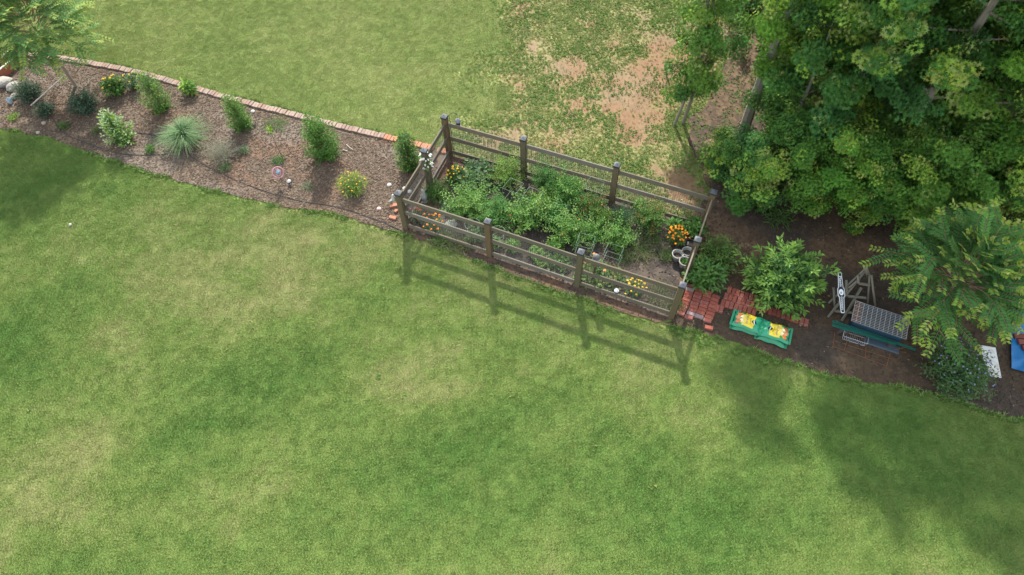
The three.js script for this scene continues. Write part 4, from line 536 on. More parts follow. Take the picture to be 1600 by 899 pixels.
{ const b = new Build(), a = [-14.63, 0.03, -16.51], e = [-13.53, 0.55, -17.18]; b.tube([a, e], 0.022, 0.018, 7, [0.34, 0.32, 0.29]); one('leaning_pole', b, barkMat, 'grey pole leaning against the trunk of the ornamental tree', 'pole'); }
[[[-4.56, -14.24], 0.8, 0.3, 'white stick lying in the mulch right of the dense shrub'], [[-4.67, -14.12], 0.5, 0.16, 'short pale stick beside the white stick'], [[-14.71, -16.92], 1.1, 0.35, 'thin twig near the foot of the leaning pole']].forEach(([p, a, L, l]) => { const b = new Build(); b.tube([[-L / 2, 0, 0], [0, 0.015, 0.02], [L / 2, 0.005, 0]], 0.011, 0.007, 5, [0.5, 0.46, 0.4]); const o = one('stick', b, barkMat, l, 'stick', 'sticks on the mulch'); o.position.set(p[0], 0.03, p[1]); o.rotation.y = -a; });
function rock(p, r, c, label, sy = 0.6, name = 'rock') { const g = new THREE.IcosahedronGeometry(r, 2), q = g.attributes.position; for (let i = 0; i < q.count; i++) { const x = q.getX(i), y = q.getY(i), z = q.getZ(i), k = 0.75 + 0.5 * fbm(x / r * 1.3 + p[0] * 9, z / r * 1.3 + y / r * 1.9 + 20, 3); q.setXYZ(i, x * k, y * k * sy, z * k); } g.computeVertexNormals(); const o = new THREE.Mesh(g, mat(c[0] * 0.55, c[1] * 0.55, c[2] * 0.55, 0.95)); o.name = name; o.position.set(p[0], r * sy * 0.62, p[1]); o.rotation.y = p[0] * 5; tag(o, label, name.replace('_', ' ')); return o; }
rock([-15.82, -17.57], 0.24, [0.42, 0.4, 0.36], 'large pale rock at the left edge of the mulch bed'); rock([-15.47, -17.37], 0.2, [0.36, 0.34, 0.3], 'grey rock beside the large pale rock'); rock([-15.28, -16.95], 0.13, [0.3, 0.29, 0.27], 'small grey rock in front of the two bigger rocks'); rock([-15.32, -17.13], 0.09, [0.3, 0.08, 0.06], 'small red stone between the grey rocks');
rock([-13.97, -15.73], 0.07, [0.45, 0.38, 0.3], 'small tan stone below the smallest dark shrub'); rock([-14.01, -15.33], 0.06, [0.45, 0.4, 0.34], 'tan pebble at the lawn edge on the far left'); rock([-1.56, -11.26], 0.16, [0.42, 0.43, 0.4], 'pale flat stone behind the top rail of the first front bay', 0.35); rock([2.56, -11.37], 0.09, [0.5, 0.36, 0.3], 'pinkish stone among the tomato plants'); rock([1.87, -9.18], 0.07, [0.5, 0.44, 0.36], 'small cream stone by the third front post');
rock([6.43, -17.48], 0.22, [0.2, 0.12, 0.08], 'dark lump of clay behind the young trees', 0.5, 'clay_clod'); rock([6.27, -17.25], 0.12, [0.22, 0.13, 0.085], 'smaller clod beside the dark lump of clay', 0.6, 'clay_clod');
rock([-11.92, -11.76], 0.035, [0.7, 0.7, 0.68], 'tiny white puffball on the left lawn', 0.9, 'white_ball');
{ const t = thing('metal_can', 'small blue grey can beside the rocks on the left', 'can', [-15.32, -16.7]); part('wall', lathe([[0.001, 0.004], [0.065, 0.004], [0.07, 0.17], [0.062, 0.17], [0.058, 0.02], [0.001, 0.02]]), mat(0.3, 0.4, 0.48, 0.4), t); }
{ const t = thing('planter_box', 'long brown wooden planter box at the left edge under the tree', 'planter', [-15.97, -18.3], 1.15), w = mat(0.28, 0.09, 0.05, 0.8), e = mat(0.45, 0.4, 0.34, 0.8); for (const z of [-0.2, 0.2]) { part('side_board', boxUV(chamferBox(1.1, 0.3, 0.03)), w, t, [0, 0, z]); part('top_trim', boxUV(chamferBox(1.1, 0.025, 0.06)), e, t, [0, 0.302, z]); } for (const x of [-0.53, 0.53]) part('end_board', boxUV(chamferBox(0.03, 0.28, 0.37)), w, t, [x, 0, 0]); part('soil', new THREE.BoxGeometry(1.02, 0.16, 0.36).translate(0, 0.1, 0), mat(...SOIL, 1), t); }
{ // shepherd's hook and hanging feeder
  const p = [-1.51, -13.78], t = thing('shepherd_hook', 'thin black hooked pole in the back left garden corner', 'hook', p), b = new Build(), pts = [[0, 0, 0], [0, 1.5, 0]]; for (let i = 1; i <= 7; i++) { const a = i / 7 * Math.PI * 0.95; pts.push([0.11 - Math.cos(a) * 0.11, 1.5 + Math.sin(a) * 0.13, 0]); } b.tube(pts, 0.008, 0.007, 6, [0.03, 0.03, 0.03]); part('rod', b.geo(), barkMat, t);
  const f = thing('hanging_feeder', 'black bird feeder hanging from the hooked pole', 'bird feeder', [p[0] + 0.215, p[1]], 0, undefined, 1.12); part('tube', lathe([[0.001, 0.02], [0.05, 0.02], [0.062, 0.1], [0.05, 0.22], [0.001, 0.22]]), black, f); part('roof', lathe([[0.085, 0.2], [0.06, 0.26], [0.001, 0.29]]), mat(0.12, 0.13, 0.15, 0.4), f); part('tray', lathe([[0.001, 0], [0.075, 0], [0.08, 0.02], [0.001, 0.02]]), black, f); part('hanger', new THREE.CylinderGeometry(0.004, 0.004, 0.24, 5), black, f, [0, 0.39, 0]);
}
{ const t = thing('post_lantern', 'blue grey lantern on a wooden stake behind the front rail', 'lantern', [2.04, -9.28]); part('stake', boxUV(chamferBox(0.04, 0.86, 0.04)), postMats[0], t); part('lantern_body', lathe([[0.001, 0.86], [0.06, 0.86], [0.085, 0.95], [0.08, 1.06], [0.05, 1.1], [0.001, 1.1]], 8), mat(0.16, 0.24, 0.34, 0.35), t); part('lid', lathe([[0.1, 1.1], [0.085, 1.14], [0.04, 1.19], [0.001, 1.2]], 8), mat(0.1, 0.1, 0.1, 0.5), t); for (let i = 0; i < 4; i++) part('window', new THREE.BoxGeometry(0.05, 0.09, 0.006), mat(0.45, 0.55, 0.65, 0.2), t, [Math.cos(i * 1.571 + 0.4) * 0.079, 1.0, Math.sin(i * 1.571 + 0.4) * 0.079]).rotation.y = -i * 1.571 - 0.4 + Math.PI / 2; }
{ // shell string on the middle left post, bird on the corner post
  const I = [-2.15, -12.61], b = new Build(); for (let i = 0; i < 46; i++) { const a = rr(0, 6.28), y = 1.5 - Math.pow(rnd(), 0.8) * 0.62, r = 0.1 + (y > 1.4 ? 0 : 0.02); b.leaf([Math.cos(a) * r * (y > 1.44 ? rnd() : 1), y, Math.sin(a) * r * (y > 1.44 ? rnd() : 1)], [Math.cos(a), -0.8 + rr(-0.3, 0.6), Math.sin(a)], [Math.cos(a), 1, Math.sin(a)], rr(0.05, 0.1), 0.05, vary([0.62, 0.62, 0.57], 0.1)); }
  for (let i = 0; i < 16; i++) { const a = rr(0, 6.28); b.leaf([Math.cos(a) * 0.11, rr(0.85, 1.25), Math.sin(a) * 0.11], [Math.cos(a), -0.3, Math.sin(a)], [0, 1, 0], 0.09, 0.05, vary(G2, 0.2)); }
  const o = one('shell_garland', b, petalMat, 'white shell and leaf garland draped over the middle left fence post', 'garland'); o.position.set(I[0], 0, I[1]);
  const A = [-2.76, -11.23], t = thing('bird_ornament', 'white bird ornament fixed to the left corner post', 'ornament', [A[0] - 0.15, A[1] - 0.02], 0.5, undefined, 1.2); part('body', lathe([[0.001, -0.12], [0.03, -0.1], [0.055, -0.02], [0.045, 0.06], [0.025, 0.1], [0.001, 0.11]], 12), white, t); part('head', new THREE.IcosahedronGeometry(0.035, 2), white, t, [0, 0.13, 0.01]); for (const s of [-1, 1]) { const w = new Build(); w.leaf([s * 0.03, 0.05, 0], [s * 0.7, -0.7, 0], [0, 0.3, 1], 0.16, 0.07, [0.7, 0.7, 0.68]); part('wing', w.geo(), petalMat, t); }
}
{ const t = thing('grey_figurine', 'slim grey stone figurine inside the left fence rails', 'statue', [-2.3, -12.12], 0.4); part('base', new THREE.CylinderGeometry(0.08, 0.09, 0.04, 12).translate(0, 0.02, 0), greySt, t); part('body', lathe([[0.001, 0.04], [0.06, 0.05], [0.085, 0.14], [0.08, 0.24], [0.05, 0.33], [0.035, 0.37], [0.045, 0.42], [0.03, 0.47], [0.001, 0.49]], 12), greySt, t); part('beak', new THREE.ConeGeometry(0.015, 0.08, 6).rotateX(Math.PI / 2), greySt, t, [0, 0.43, 0.07]); }
// wire cages
const cageGreen = mat(0.12, 0.2, 0.14, 0.6);
[[[-0.95, -10.77], 'round wire cage left of the second front post'], [[-0.31, -10.49], 'round wire cage right of the second front post']].forEach(([p, l]) => { const t = thing('round_cage', l, 'plant cage', p, rr(0, 2), 'round wire plant cages'); [[0.1, 0.2], [0.15, 0.42], [0.2, 0.64]].forEach(([r, y]) => part('ring', new THREE.TorusGeometry(r, 0.005, 5, 26).rotateX(Math.PI / 2), cageGreen, t, [0, y, 0])); for (let i = 0; i < 4; i++) { const a = i * 1.571, b = new Build(); b.tube([[Math.cos(a) * 0.06, 0, Math.sin(a) * 0.06], [Math.cos(a) * 0.2, 0.66, Math.sin(a) * 0.2]], 0.005, 0.005, 5, W3); part('leg', b.geo(), cageGreen, t); } });
[[[0.13, -11.66], 1.05, 'tall square wire cage in the left of the tomato rows'], [[0.62, -11.42], 0.95, 'square wire cage in the middle of the tomato rows'], [[1.88, -10.06], 0.72, 'square wire cage behind the third front post'], [[2.54, -9.71], 0.72, 'square wire cage right of the lantern'], [[2.26, -11.82], 0.8, 'square wire cage at the back rail left of the third back post']].forEach(([p, h, l]) => { const t = thing('square_cage', l, 'plant cage', p, -FD + rr(-0.15, 0.15), 'square wire plant cages'), s = 0.2, cs = [[-s, -s], [s, -s], [s, s], [-s, s]]; cs.forEach(([x, z]) => { const b = new Build(); b.tube([[x, 0, z], [x, h, z]], 0.004, 0.004, 5, W3); part('leg', b.geo(), cageGreen, t); }); for (const y of [h - 0.01, h * 0.5]) { const b = new Build(); cs.forEach(([x, z], i) => { const [u, w] = cs[(i + 1) % 4]; b.tube([[x, y, z], [u, y, w]], 0.0035, 0.0035, 5, W3); }); part('hoop', b.geo(), cageGreen, t); } });
[[[4.46, -11.21], 0.75, 'thin rod with a white tip by the back right rail', 0.007], [[0.98, -9.66], 0.75, 'thin dark rod behind the front rail left of the third post', 0.008]].forEach(([p, h, l, r]) => { const t = thing('garden_rod', l, 'rod', p, 0, 'thin garden rods'); part('rod', new THREE.CylinderGeometry(r, r, h, 6).translate(0, h / 2, 0), black, t); part('tip', new THREE.IcosahedronGeometry(0.022, 1), l.includes('white') ? white : black, t, [0, h, 0]); });
{ const o = new THREE.Mesh(boxUV(chamferBox(0.05, 0.5, 0.05)), railMats[0]); o.name = 'wooden_stake'; const p = [-1, -10.56]; o.position.set(p[0], 0.002, p[1]); tag(o, 'short wooden stake behind the first front bay', 'stake'); }
{ const b = new Build(); b.tube([[0, 0.03, 0], [0.25, 0.05, 0.05], [0.45, 0.03, 0.12]], 0.013, 0.01, 5, [0.25, 0.17, 0.1]); const o = one('stick', b, barkMat, 'brown stick on the soil beside the browning tomato plant', 'stick'); const p = [3.9, -10.98]; o.position.set(p[0], 0.01, p[1]); o.rotation.y = -0.4; }
const potMat = mat(0.27, 0.265, 0.25, 0.7), soilMat = mat(...SOIL, 1);
[[[4.25, -9.89], 'white pot left of its two neighbours near the orange marigolds', 0], [[4.51, -9.96], 'white pot against the right fence rail behind the others', 0], [[4.39, -9.66], 'white pot with a small plant nearest the front', 1]].forEach(([p, l, pl]) => { const t = thing('white_pot', l, 'pot', p, 0, 'three white pots'); part('wall', lathe([[0.001, 0.006], [0.1, 0.006], [0.135, 0.2], [0.15, 0.205], [0.15, 0.235], [0.128, 0.235], [0.12, 0.2], [0.09, 0.03], [0.001, 0.03]], 20), potMat, t); part('soil', new THREE.CylinderGeometry(0.112, 0.1, 0.1, 16).translate(0, 0.09, 0), soilMat, t); if (pl) { const f = new Build(); for (let i = 0; i < 22; i++) { const a = i * 2.4; f.leaf([0, 0.14, 0], [Math.cos(a), rr(0.4, 1.6), Math.sin(a)], [0, 1, 0], rr(0.1, 0.19), 0.05, vary(G2, 0.2)); } part('foliage', f.geo(), leafMat, t); } });
{ const t = thing('black_pot', 'black pot with a white tag behind the white pots', 'pot', [4.62, -10.21]); part('wall', lathe([[0.001, 0.006], [0.1, 0.006], [0.13, 0.24], [0.12, 0.24], [0.1, 0.03], [0.001, 0.03]], 18), black, t); part('soil', new THREE.CylinderGeometry(0.11, 0.1, 0.1, 14).translate(0, 0.12, 0), soilMat, t); const g = part('plant_tag', chamferBox(0.05, 0.1, 0.004, 0.001), white, t, [-0.06, 0.17, 0.02]); g.rotation.x = -0.5; }
// log and stump on the clay
{ const t = thing('split_log', 'pale sawn log chunk at the left corner of the wood', 'log', [5.76, -13.58], 0.5), b = new Build(), n = 9, ring = y => Array.from({ length: n }, (_, i) => { const a = i / n * 6.283, r = 0.17 * (1 + 0.16 * Math.sin(i * 2.3)); return [Math.cos(a) * r, y + 0.04 * Math.cos(a), Math.sin(a) * r]; }), lo = ring(0), hi = ring(0.3), f = new Build(); for (let i = 0; i < n; i++) { const j = (i + 1) % n; b.quad(lo[i], hi[i], hi[j], lo[j], vary([0.3, 0.21, 0.13], 0.15)); f.tri(hi[j], hi[i], [0, 0.3, 0], vary([0.5, 0.35, 0.2], 0.06)); } part('bark', b.geo(), barkMat, t); part('sawn_face', f.geo(), barkMat, t); }
{ const b = new Build(); b.tube([[0, 0, 0], [-0.03, 0.25, 0], [-0.02, 0.55, 0.02]], 0.035, 0.025, 6, [0.3, 0.2, 0.13]); const o = one('broken_stake', b, barkMat, 'short broken stake standing in the red clay left of the young trees', 'stake'), p = [5.08, -16.99]; o.position.set(p[0], -0.02, p[1]); }

// ---------- soil bags ----------
function bagPrint(flip) {
  const c = document.createElement('canvas'); c.width = 320; c.height = 224; const g = c.getContext('2d'), F = (s, x, y, w, h) => { g.fillStyle = s; g.fillRect(x, y, w, h); };
  const disc = (s, x, y, r) => { g.fillStyle = s; g.beginPath(); g.arc(x, y, r, 0, 6.3); g.fill(); };
  F('#168560', 0, 0, 320, 224); F('#d0b52e', 100, 20, 138, 184); F('#cbbd78', 78, 26, 34, 172);
  F('#5b3a22', 26, 26, 54, 172); for (const [s, x, y, r] of [['#d9742c', 52, 60, 26], ['#c98a5e', 44, 112, 30], ['#b5683c', 50, 160, 28], ['#e08a3a', 74, 44, 14], ['#efe2b0', 82, 88, 16], ['#efe2b0', 80, 138, 18], ['#2f7a2c', 98, 34, 20], ['#3c8a34', 88, 190, 18]]) disc(s, x, y, r);
  g.save(); g.translate(146, 112); g.rotate(Math.PI / 2); g.textAlign = 'center'; g.fillStyle = '#5a5566'; g.font = 'bold 30px sans-serif'; g.fillText('GARDEN SOIL', 0, 10, 130); g.restore();
  g.save(); g.translate(186, 112); g.rotate(Math.PI / 2); g.textAlign = 'center'; g.fillStyle = '#8a7a2a'; g.font = 'bold 22px sans-serif'; g.fillText('flowers', 0, 0, 90); g.restore();
  disc('#12211e', 236, 112, 27); g.save(); g.translate(236, 112); g.rotate(Math.PI / 2); g.fillStyle = '#e8ece8'; g.fillRect(-24, -4, 48, 9); g.restore();
  const t = new THREE.CanvasTexture(c); t.colorSpace = THREE.SRGBColorSpace; if (flip) { t.wrapS = t.wrapT = THREE.RepeatWrapping; t.center.set(0.5, 0.5); t.rotation = Math.PI; } return t;
}
function bagGeo(w, d, h, s) {
  const nx = 18, nz = 12, p = [], uv = [], ix = [], side = top => { const o = p.length / 3; for (let j = 0; j <= nz; j++) for (let i = 0; i <= nx; i++) { const u = i / nx * 2 - 1, v = j / nz * 2 - 1, k = Math.pow(1 - Math.pow(Math.abs(u), 3.6), 0.55) * Math.pow(1 - Math.pow(Math.abs(v), 3.6), 0.5), wr = ((fbm(u * 3 + s, v * 3, 3) - 0.5) * 0.07 + 0.02 * Math.abs(Math.sin(u * 5 + v * 3 + fbm(u * 2 + s, v * 2, 2) * 8))) * k; p.push(u * w / 2 * (1 - 0.07 * (1 - v * v)) + 0.012 * Math.sin(v * 7 + s), h / 2 + (top ? 1 : -1) * (k * h / 2 + 0.001) + (top ? wr : 0), v * d / 2 * (1 - 0.06 * (1 - u * u)) + 0.01 * Math.sin(u * 6 + s)); uv.push(i / nx, 1 - j / nz); } for (let j = 0; j < nz; j++) for (let i = 0; i < nx; i++) { const a = o + j * (nx + 1) + i, b = a + 1, c = a + nx + 1, e = c + 1; top ? ix.push(a, c, b, b, c, e) : ix.push(a, b, c, b, e, c); } };
  side(true); side(false); const g = new THREE.BufferGeometry(); g.setAttribute('position', new THREE.Float32BufferAttribute(p, 3)); g.setAttribute('uv', new THREE.Float32BufferAttribute(uv, 2)); g.setIndex(ix); g.computeVertexNormals(); return g;
}
const bagMats = [0, 1].map(f => new THREE.MeshPhysicalMaterial({ map: bagPrint(f), roughness: 0.42, clearcoat: 0.25, clearcoatRoughness: 0.4 })), bagGreen = mat(0.018, 0.21, 0.105, 0.42);
[[[5.6, -7.84], 0.005, 0, 'lower left green soil bag in the stack of four', 0.03], [[6.13, -7.53], 0.005, 1, 'lower right green soil bag in the stack of four', 0], [[5.58, -7.86], 0.135, 0, 'upper left green soil bag with yellow label', -0.02], [[6.18, -7.56], 0.135, 1, 'upper right green soil bag with yellow label', 0.03]].forEach(([p, y, f, l, a], i) => {
  const t = thing('soil_bag', l, 'bag', p, -FD + a, 'stack of soil bags', y); part('sack', bagGeo(0.66, 0.46, 0.15, i * 3), i < 2 ? bagGreen : bagMats[f], t); for (const s of [-1, 1]) { const e = part('end_seam', chamferBox(0.05, 0.008, 0.46, 0.003), bagGreen, t, [s * 0.355, 0.068, 0]); e.rotation.z = s * rr(-0.1, 0.35); }
});

// ---------- things stored at the right of the bed ----------
{ // wooden stand of grey laths
  const o = [8.47, -8.45], t = thing('wooden_stand', 'weathered grey wooden lath stand behind the painted sign', 'stand', o), rel = p => [p[0] - o[0], p[1], p[2] - o[1]], g = [woodMat([0.17, 0.16, 0.13], [0.1, 0.095, 0.07], 21), woodMat([0.2, 0.18, 0.14], [0.12, 0.105, 0.075], 23)];
  const lath = (a, b, w = 0.055, h = 0.04) => { a = rel(a); b = rel(b); const L = Math.hypot(...sub(b, a)), m = part('lath', boxUV(chamferBox(L, h, w, 0.004).translate(0, -h / 2, 0)), pick(g), t, [(a[0] + b[0]) / 2, (a[1] + b[1]) / 2, (a[2] + b[2]) / 2]); m.quaternion.setFromUnitVectors(new THREE.Vector3(1, 0, 0), new THREE.Vector3(...norm(sub(b, a)))); };
  lath([8.53, 0.72, -8.89], [7.6, 0.04, -7.99]); lath([8.51, 0.76, -8.9], [7.7, 0.1, -8.35]); lath([7.77, 0.42, -8.6], [7.83, 0.06, -8.2]); lath([8.03, 0.6, -8.68], [8.05, 0.36, -8.37]); lath([8.29, 0.7, -8.75], [8.32, 0.56, -8.6]);
  lath([8.36, 0.5, -8.64], [8.61, 0.5, -8.57]); lath([8.09, 0.33, -8.39], [8.49, 0.36, -8.3]); lath([7.78, 0.1, -8.13], [8.19, 0.12, -8.04]); lath([8.58, 0.7, -8.77], [8.67, 0.05, -8.34]); lath([8.43, 0.42, -8.56], [7.91, 0.03, -7.88]); lath([8.61, 0.7, -8.73], [8.84, 0.03, -8.27]); lath([8.07, 0.5, -8.52], [8.25, 0.62, -8.62], 0.035, 0.03); lath([8.47, 0.8, -8.86], [8.59, 0.62, -8.84], 0.09, 0.09);
}
{ // painted sign resting on the stand
  const o = [7.78, 0.66, -8.31], t = thing('painted_sign', 'narrow black painted sign with white border and lettering', 'sign', [o[0], o[2]], 0, undefined, o[1]);
  const a = [7.85, 0.72, -8.83], e = [7.74, 0.46, -7.85], L = Math.hypot(...sub(a, e)), sh = new THREE.Shape(), out = [[-0.5, 0.028], [-0.47, 0.045], [-0.12, 0.06], [-0.08, 0.09], [0.08, 0.09], [0.12, 0.06], [0.47, 0.045], [0.5, 0.028]]; out.forEach(([x, y], i) => i ? sh.lineTo(x * L, y) : sh.moveTo(x * L, y)); [...out].reverse().forEach(([x, y]) => sh.lineTo(x * L, -y));
  const c = document.createElement('canvas'); c.width = 768; c.height = 160; const g = c.getContext('2d'), X = x => (x + 0.5) * 768, Y = y => (0.5 - y / 0.2) * 160; g.fillStyle = '#16181c'; g.fillRect(0, 0, 768, 160); g.strokeStyle = '#c9ced6'; g.lineWidth = 12; g.beginPath(); [...out, ...[...out].reverse().map(([x, y]) => [x, -y])].forEach(([x, y], i) => { const u = X(x * 0.985), v = Y(y * 0.9); i ? g.lineTo(u, v) : g.moveTo(u, v); }); g.closePath(); g.stroke();
  g.fillStyle = '#d5d8dc'; g.beginPath(); g.ellipse(384, 80, 58, 46, 0, 0, 6.3); g.fill(); g.fillStyle = '#8a8f96'; g.beginPath(); g.ellipse(394, 84, 24, 18, 0.4, 0, 6.3); g.fill(); g.fillStyle = '#d5d8dc'; g.font = 'bold 66px serif'; g.textAlign = 'center'; g.fillText('Plants', 178, 102, 250); g.fillText('Greenery', 590, 102, 250);
  const tx = new THREE.CanvasTexture(c); tx.colorSpace = THREE.SRGBColorSpace; const face = new THREE.ShapeGeometry(sh), q = face.attributes.position; for (let i = 0; i < q.count; i++) face.attributes.uv.setXY(i, q.getX(i) / L + 0.5, q.getY(i) / 0.2 + 0.5);
  const pivot = part('board', new THREE.ExtrudeGeometry(sh, { depth: 0.018, bevelEnabled: false }).translate(0, 0, -0.02), mat(0.5, 0.5, 0.52, 0.7), t); part('sign_face', face, new THREE.MeshStandardMaterial({ map: tx, roughness: 0.6 }), pivot);
  const x = new THREE.Vector3(...norm(sub(e, a))), n = new THREE.Vector3(0.1, 1, 0.5), y = new THREE.Vector3().crossVectors(n, x).normalize(); n.crossVectors(x, y); pivot.quaternion.setFromRotationMatrix(new THREE.Matrix4().makeBasis(x, y, n));
}
{ // storage bin with the grate lying on it
  const H = 0.42, p = [8.6, 0.42, -7.66], a = [8.19, 0.42, -8.19], b = [9.29, 0.42, -7.65], d = [7.92, 0.42, -7.66], turn = -Math.atan2(b[2] - a[2], b[0] - a[0]), L = Math.hypot(b[0] - a[0], b[2] - a[2]), W = Math.hypot(d[0] - a[0], d[2] - a[2]);
  const t = thing('storage_bin', 'dark blue plastic bin under the wire grate', 'bin', [p[0], p[2]], turn), m = mat(0.015, 0.045, 0.075, 0.45), hl = L / 2 - 0.07, hw = W / 2 - 0.02;
  part('bottom', chamferBox(hl * 2 - 0.03, 0.02, hw * 2 - 0.03), m, t, [0, 0.006, 0]); for (const s of [-1, 1]) { part('side_wall', chamferBox(hl * 2, H - 0.03, 0.012), m, t, [0, 0.006, s * hw]); part('end_wall', chamferBox(0.012, H - 0.03, hw * 2 - 0.013), m, t, [s * hl, 0.006, 0]); part('rim', chamferBox(hl * 2 + 0.06, 0.018, 0.03), m, t, [0, H - 0.024, s * (hw + 0.016)]); }
  const g = thing('wire_grate', 'rusty white wire grate lying on the blue bin', 'grate', [p[0], p[2]], turn, undefined, H + 0.002), gm = new THREE.MeshStandardMaterial({ color: 0xffffff, vertexColors: true, roughness: 0.5 });
  for (let i = 0; i <= 12; i++) { const w = new Build(), x = -L / 2 + i * L / 12; w.tube([[x, 0, -W / 2], [x, 0, W / 2]], 0.0055, 0.0055, 5, i < 2 ? [0.45, 0.36, 0.3] : vary([0.36, 0.355, 0.345], 0.06)); part('wire', w.geo(), gm, g); }
  for (let i = 0; i <= 13; i++) { const w = new Build(), z = -W / 2 + i * W / 13; w.tube([[-L / 2, 0.009, z], [-L * 0.35, 0.009, z]], 0.0045, 0.0045, 5, i % 3 ? [0.5, 0.3, 0.2] : [0.58, 0.56, 0.53]); w.tube([[-L * 0.35, 0.009, z], [L / 2, 0.009, z]], 0.0045, 0.0045, 5, vary([0.36, 0.355, 0.345], 0.06)); part('wire', w.geo(), gm, g); }
}
{ // two green fence posts lying across
  const gm = mat(0.015, 0.11, 0.085, 0.45, { metalness: 0.3 });
  [[[7.54, 0.3, -7.74], [9.26, 0.24, -6.94], 'upper green steel fence post lying along the bin'], [[7.51, 0.3, -7.64], [8.85, 0.25, -7.1], 'lower green steel fence post lying along the bin']].forEach(([a, b, l], k) => {
    const L = Math.hypot(...sub(b, a)), t = thing('steel_post', l, 'metal post', [(a[0] + b[0]) / 2, (a[2] + b[2]) / 2], 0, 'green steel fence posts', (a[1] + b[1]) / 2), w = new Build(); w.box([-L / 2, 0, 0], [L / 2, 0, 0], 0.075, 0.008, W3); w.box([-L / 2, 0.022, 0], [L / 2, 0.022, 0], 0.008, 0.034, W3); const m = part('web', w.geo(), gm, t), s = new Build(); for (let i = 0; i < 16; i++) s.box([-L / 2 + 0.1 + i * L / 17, 0.037, 0], [-L / 2 + 0.115 + i * L / 17, 0.037, 0], 0.02, 0.012, W3); const st = part('studs', s.geo(), gm, t); const f = part('anchor_plate', chamferBox(0.1, 0.006, 0.09, 0.002), gm, t, [0, 0, 0]); f.position.set(...(k ? [0, 0, 0] : [0, 0, 0]));
    t.quaternion.setFromUnitVectors(new THREE.Vector3(1, 0, 0), new THREE.Vector3(...norm(sub(b, a)))); f.position.set(-L * 0.28, -0.008, 0); void m; void st;
  });
  for (const [p, h, l] of [[[7.76, 0.28, -7.62], 0.265, 'dark block under the left end of the steel posts'], [[8.8, 0.24, -7.19], 0.21, 'dark block under the right end of the steel posts']]) { const m = new THREE.Mesh(boxUV(chamferBox(0.12, h, 0.12, 0.01)), mat(0.05, 0.045, 0.04, 0.9)); m.name = 'support_block'; m.position.set(p[0], 0.006, p[2]); tag(m, l, 'block'); }
}
{ // wire basket, sheet and rusty cage in front of the bin
  const t = thing('wire_basket', 'white wire basket on the ground in front of the steel posts', 'basket', [8.06, -7.4], -FD), w = mat(0.3, 0.31, 0.33, 0.5), L = 0.55, W = 0.24, ring = (y, s) => { const b = new Build(), c = [[-L / 2 * s, y, -W / 2 * s], [L / 2 * s, y, -W / 2 * s], [L / 2 * s, y, W / 2 * s], [-L / 2 * s, y, W / 2 * s]]; c.forEach((p, i) => b.tube([p, c[(i + 1) % 4]], 0.007, 0.007, 5, W3)); return b.geo(); };
  part('rim', ring(0.16, 1), w, t); part('hoop', ring(0.02, 0.9), w, t); for (let i = 0; i <= 12; i++) { const b = new Build(), x = -L / 2 + i * L / 12; b.tube([[x, 0.16, -W / 2], [x * 0.9, 0.02, -W / 2 * 0.9], [x * 0.9, 0.02, W / 2 * 0.9], [x, 0.16, W / 2]], 0.0035, 0.0035, 4, W3); part('wire', b.geo(), w, t); }
  const s = new THREE.Mesh(boxUV(chamferBox(0.75, 0.05, 0.2, 0.01)), mat(0.05, 0.075, 0.1, 0.5)); s.name = 'plastic_lid'; const q = [8.66, -7.19]; s.position.set(q[0], 0.012, q[1]); s.rotation.y = -FD; tag(s, 'dark blue plastic lid lying in front of the bin', 'lid');
  const r = thing('rusty_wire_cage', 'rusty flattened wire cage on the soil in front of the bin', 'plant cage', [8.17, -7.22], -FD), rm = mat(0.19, 0.07, 0.03, 0.8); [[-0.65, 0.02, -0.2, 0.7, 0.02, -0.22], [-0.6, 0.02, 0.12, 0.75, 0.02, 0.1], [-0.62, 0.02, 0.28, 0.6, 0.02, 0.33], [-0.62, 0.03, -0.22, -0.6, 0.03, 0.3], [0.1, 0.03, -0.2, 0.14, 0.03, 0.32], [0.68, 0.03, -0.24, 0.62, 0.03, 0.34], [-0.3, 0.03, -0.2, -0.34, 0.03, 0.3], [0.62, 0.02, -0.1, 1.1, 0.22, -0.32]].forEach(c => { const b = new Build(); b.tube([c.slice(0, 3), c.slice(3)], 0.006, 0.006, 5, W3); part('wire', b.geo(), rm, r); });
}
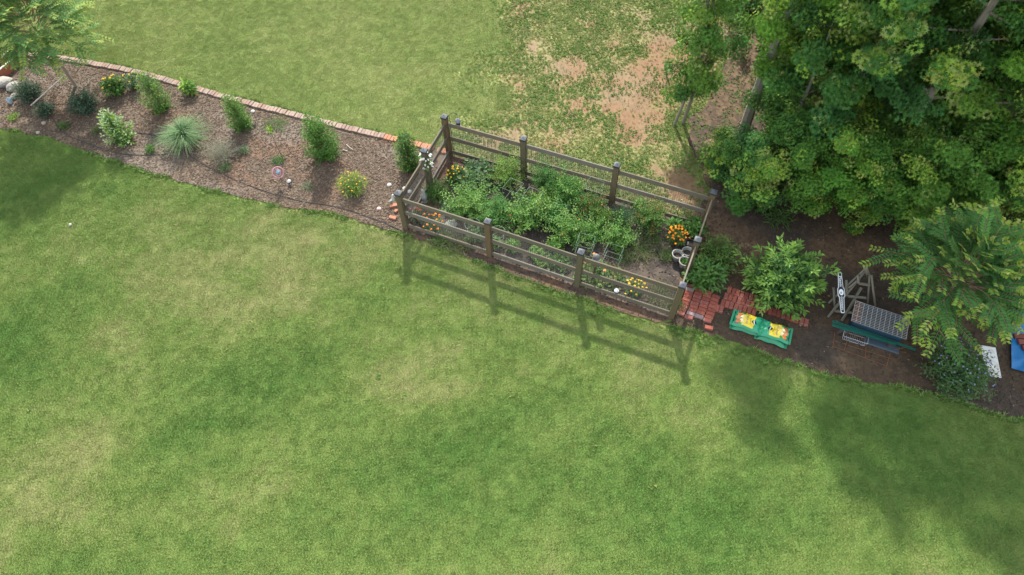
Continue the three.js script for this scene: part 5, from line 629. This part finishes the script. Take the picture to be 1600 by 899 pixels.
{ // white slab, tarp with boards
  const p = [11, -6.67], t = new THREE.Mesh(boxUV(chamferBox(0.33, 0.045, 0.78, 0.006)), new THREE.MeshStandardMaterial({ roughness: 0.6, map: dataTex(128, 128, (u, v) => mix3([0.62, 0.63, 0.63], [0.42, 0.36, 0.27], sstep(0.56, 0.8, fbm(u * 4, v * 4, 4)) * 0.7), true, true) })); t.name = 'white_board'; t.position.set(p[0], 0.01, p[1]); t.rotation.y = -0.23; tag(t, 'white board lying on the soil between the bush and the blue tarp', 'board');
  const g = new THREE.PlaneGeometry(1.9, 1.75, 40, 36).rotateX(-Math.PI / 2), q = g.attributes.position; for (let i = 0; i < q.count; i++) { const x = q.getX(i), z = q.getZ(i); q.setY(i, 0.03 + 0.05 * fbm(x * 3 + 4, z * 3, 3) + 0.035 * Math.abs(Math.sin(x * 5 + fbm(x * 2, z * 2, 2) * 6))); } g.computeVertexNormals();
  const a = [11.56, -6.86], tp = new THREE.Mesh(g, mat(0.006, 0.13, 0.34, 0.5, { side: THREE.DoubleSide })); tp.name = 'blue_tarp'; tp.position.set(a[0] + 1.02, 0, a[1] - 0.05); tp.rotation.y = -0.39; tag(tp, 'crumpled bright blue tarp at the right edge of the view', 'tarp');
  const bm = [mat(0.13, 0.03, 0.02, 0.7), mat(0.17, 0.045, 0.03, 0.7)]; for (let i = 0; i < 4; i++) { const m = new THREE.Mesh(boxUV(chamferBox(0.9, 0.05, 0.13, 0.008)), bm[i % 2]); m.name = 'red_board'; m.position.set(a[0] + 0.62 + i * 0.03, 0.11, a[1] - 0.34 + i * 0.15); m.rotation.y = -0.12 + 0.02 * i; tag(m, ['farthest', 'second farthest', 'second nearest', 'nearest'][i] + ' dark red board on the blue tarp', 'board', 'dark red boards on the tarp'); }
  const pt = thing('black_pot', 'dark overturned pot at the front of the blue tarp', 'pot', [a[0] + 0.42, a[1] + 0.46], 0, undefined, 0.1); part('wall', lathe([[0.14, 0], [0.11, 0.16], [0.09, 0.18], [0.001, 0.18]], 16), black, pt); const p2 = thing('clay_pot', 'small brown pot beside the dark pot on the tarp', 'pot', [a[0] + 0.26, a[1] + 0.33], 0, undefined, 0.1); part('wall', lathe([[0.1, 0], [0.075, 0.12], [0.001, 0.13]], 14), mat(0.2, 0.07, 0.045, 0.8), p2);
}
scene.traverse(o => { if (o.isMesh) o.castShadow = o.receiveShadow = true; });
renderer.render(scene, camera);
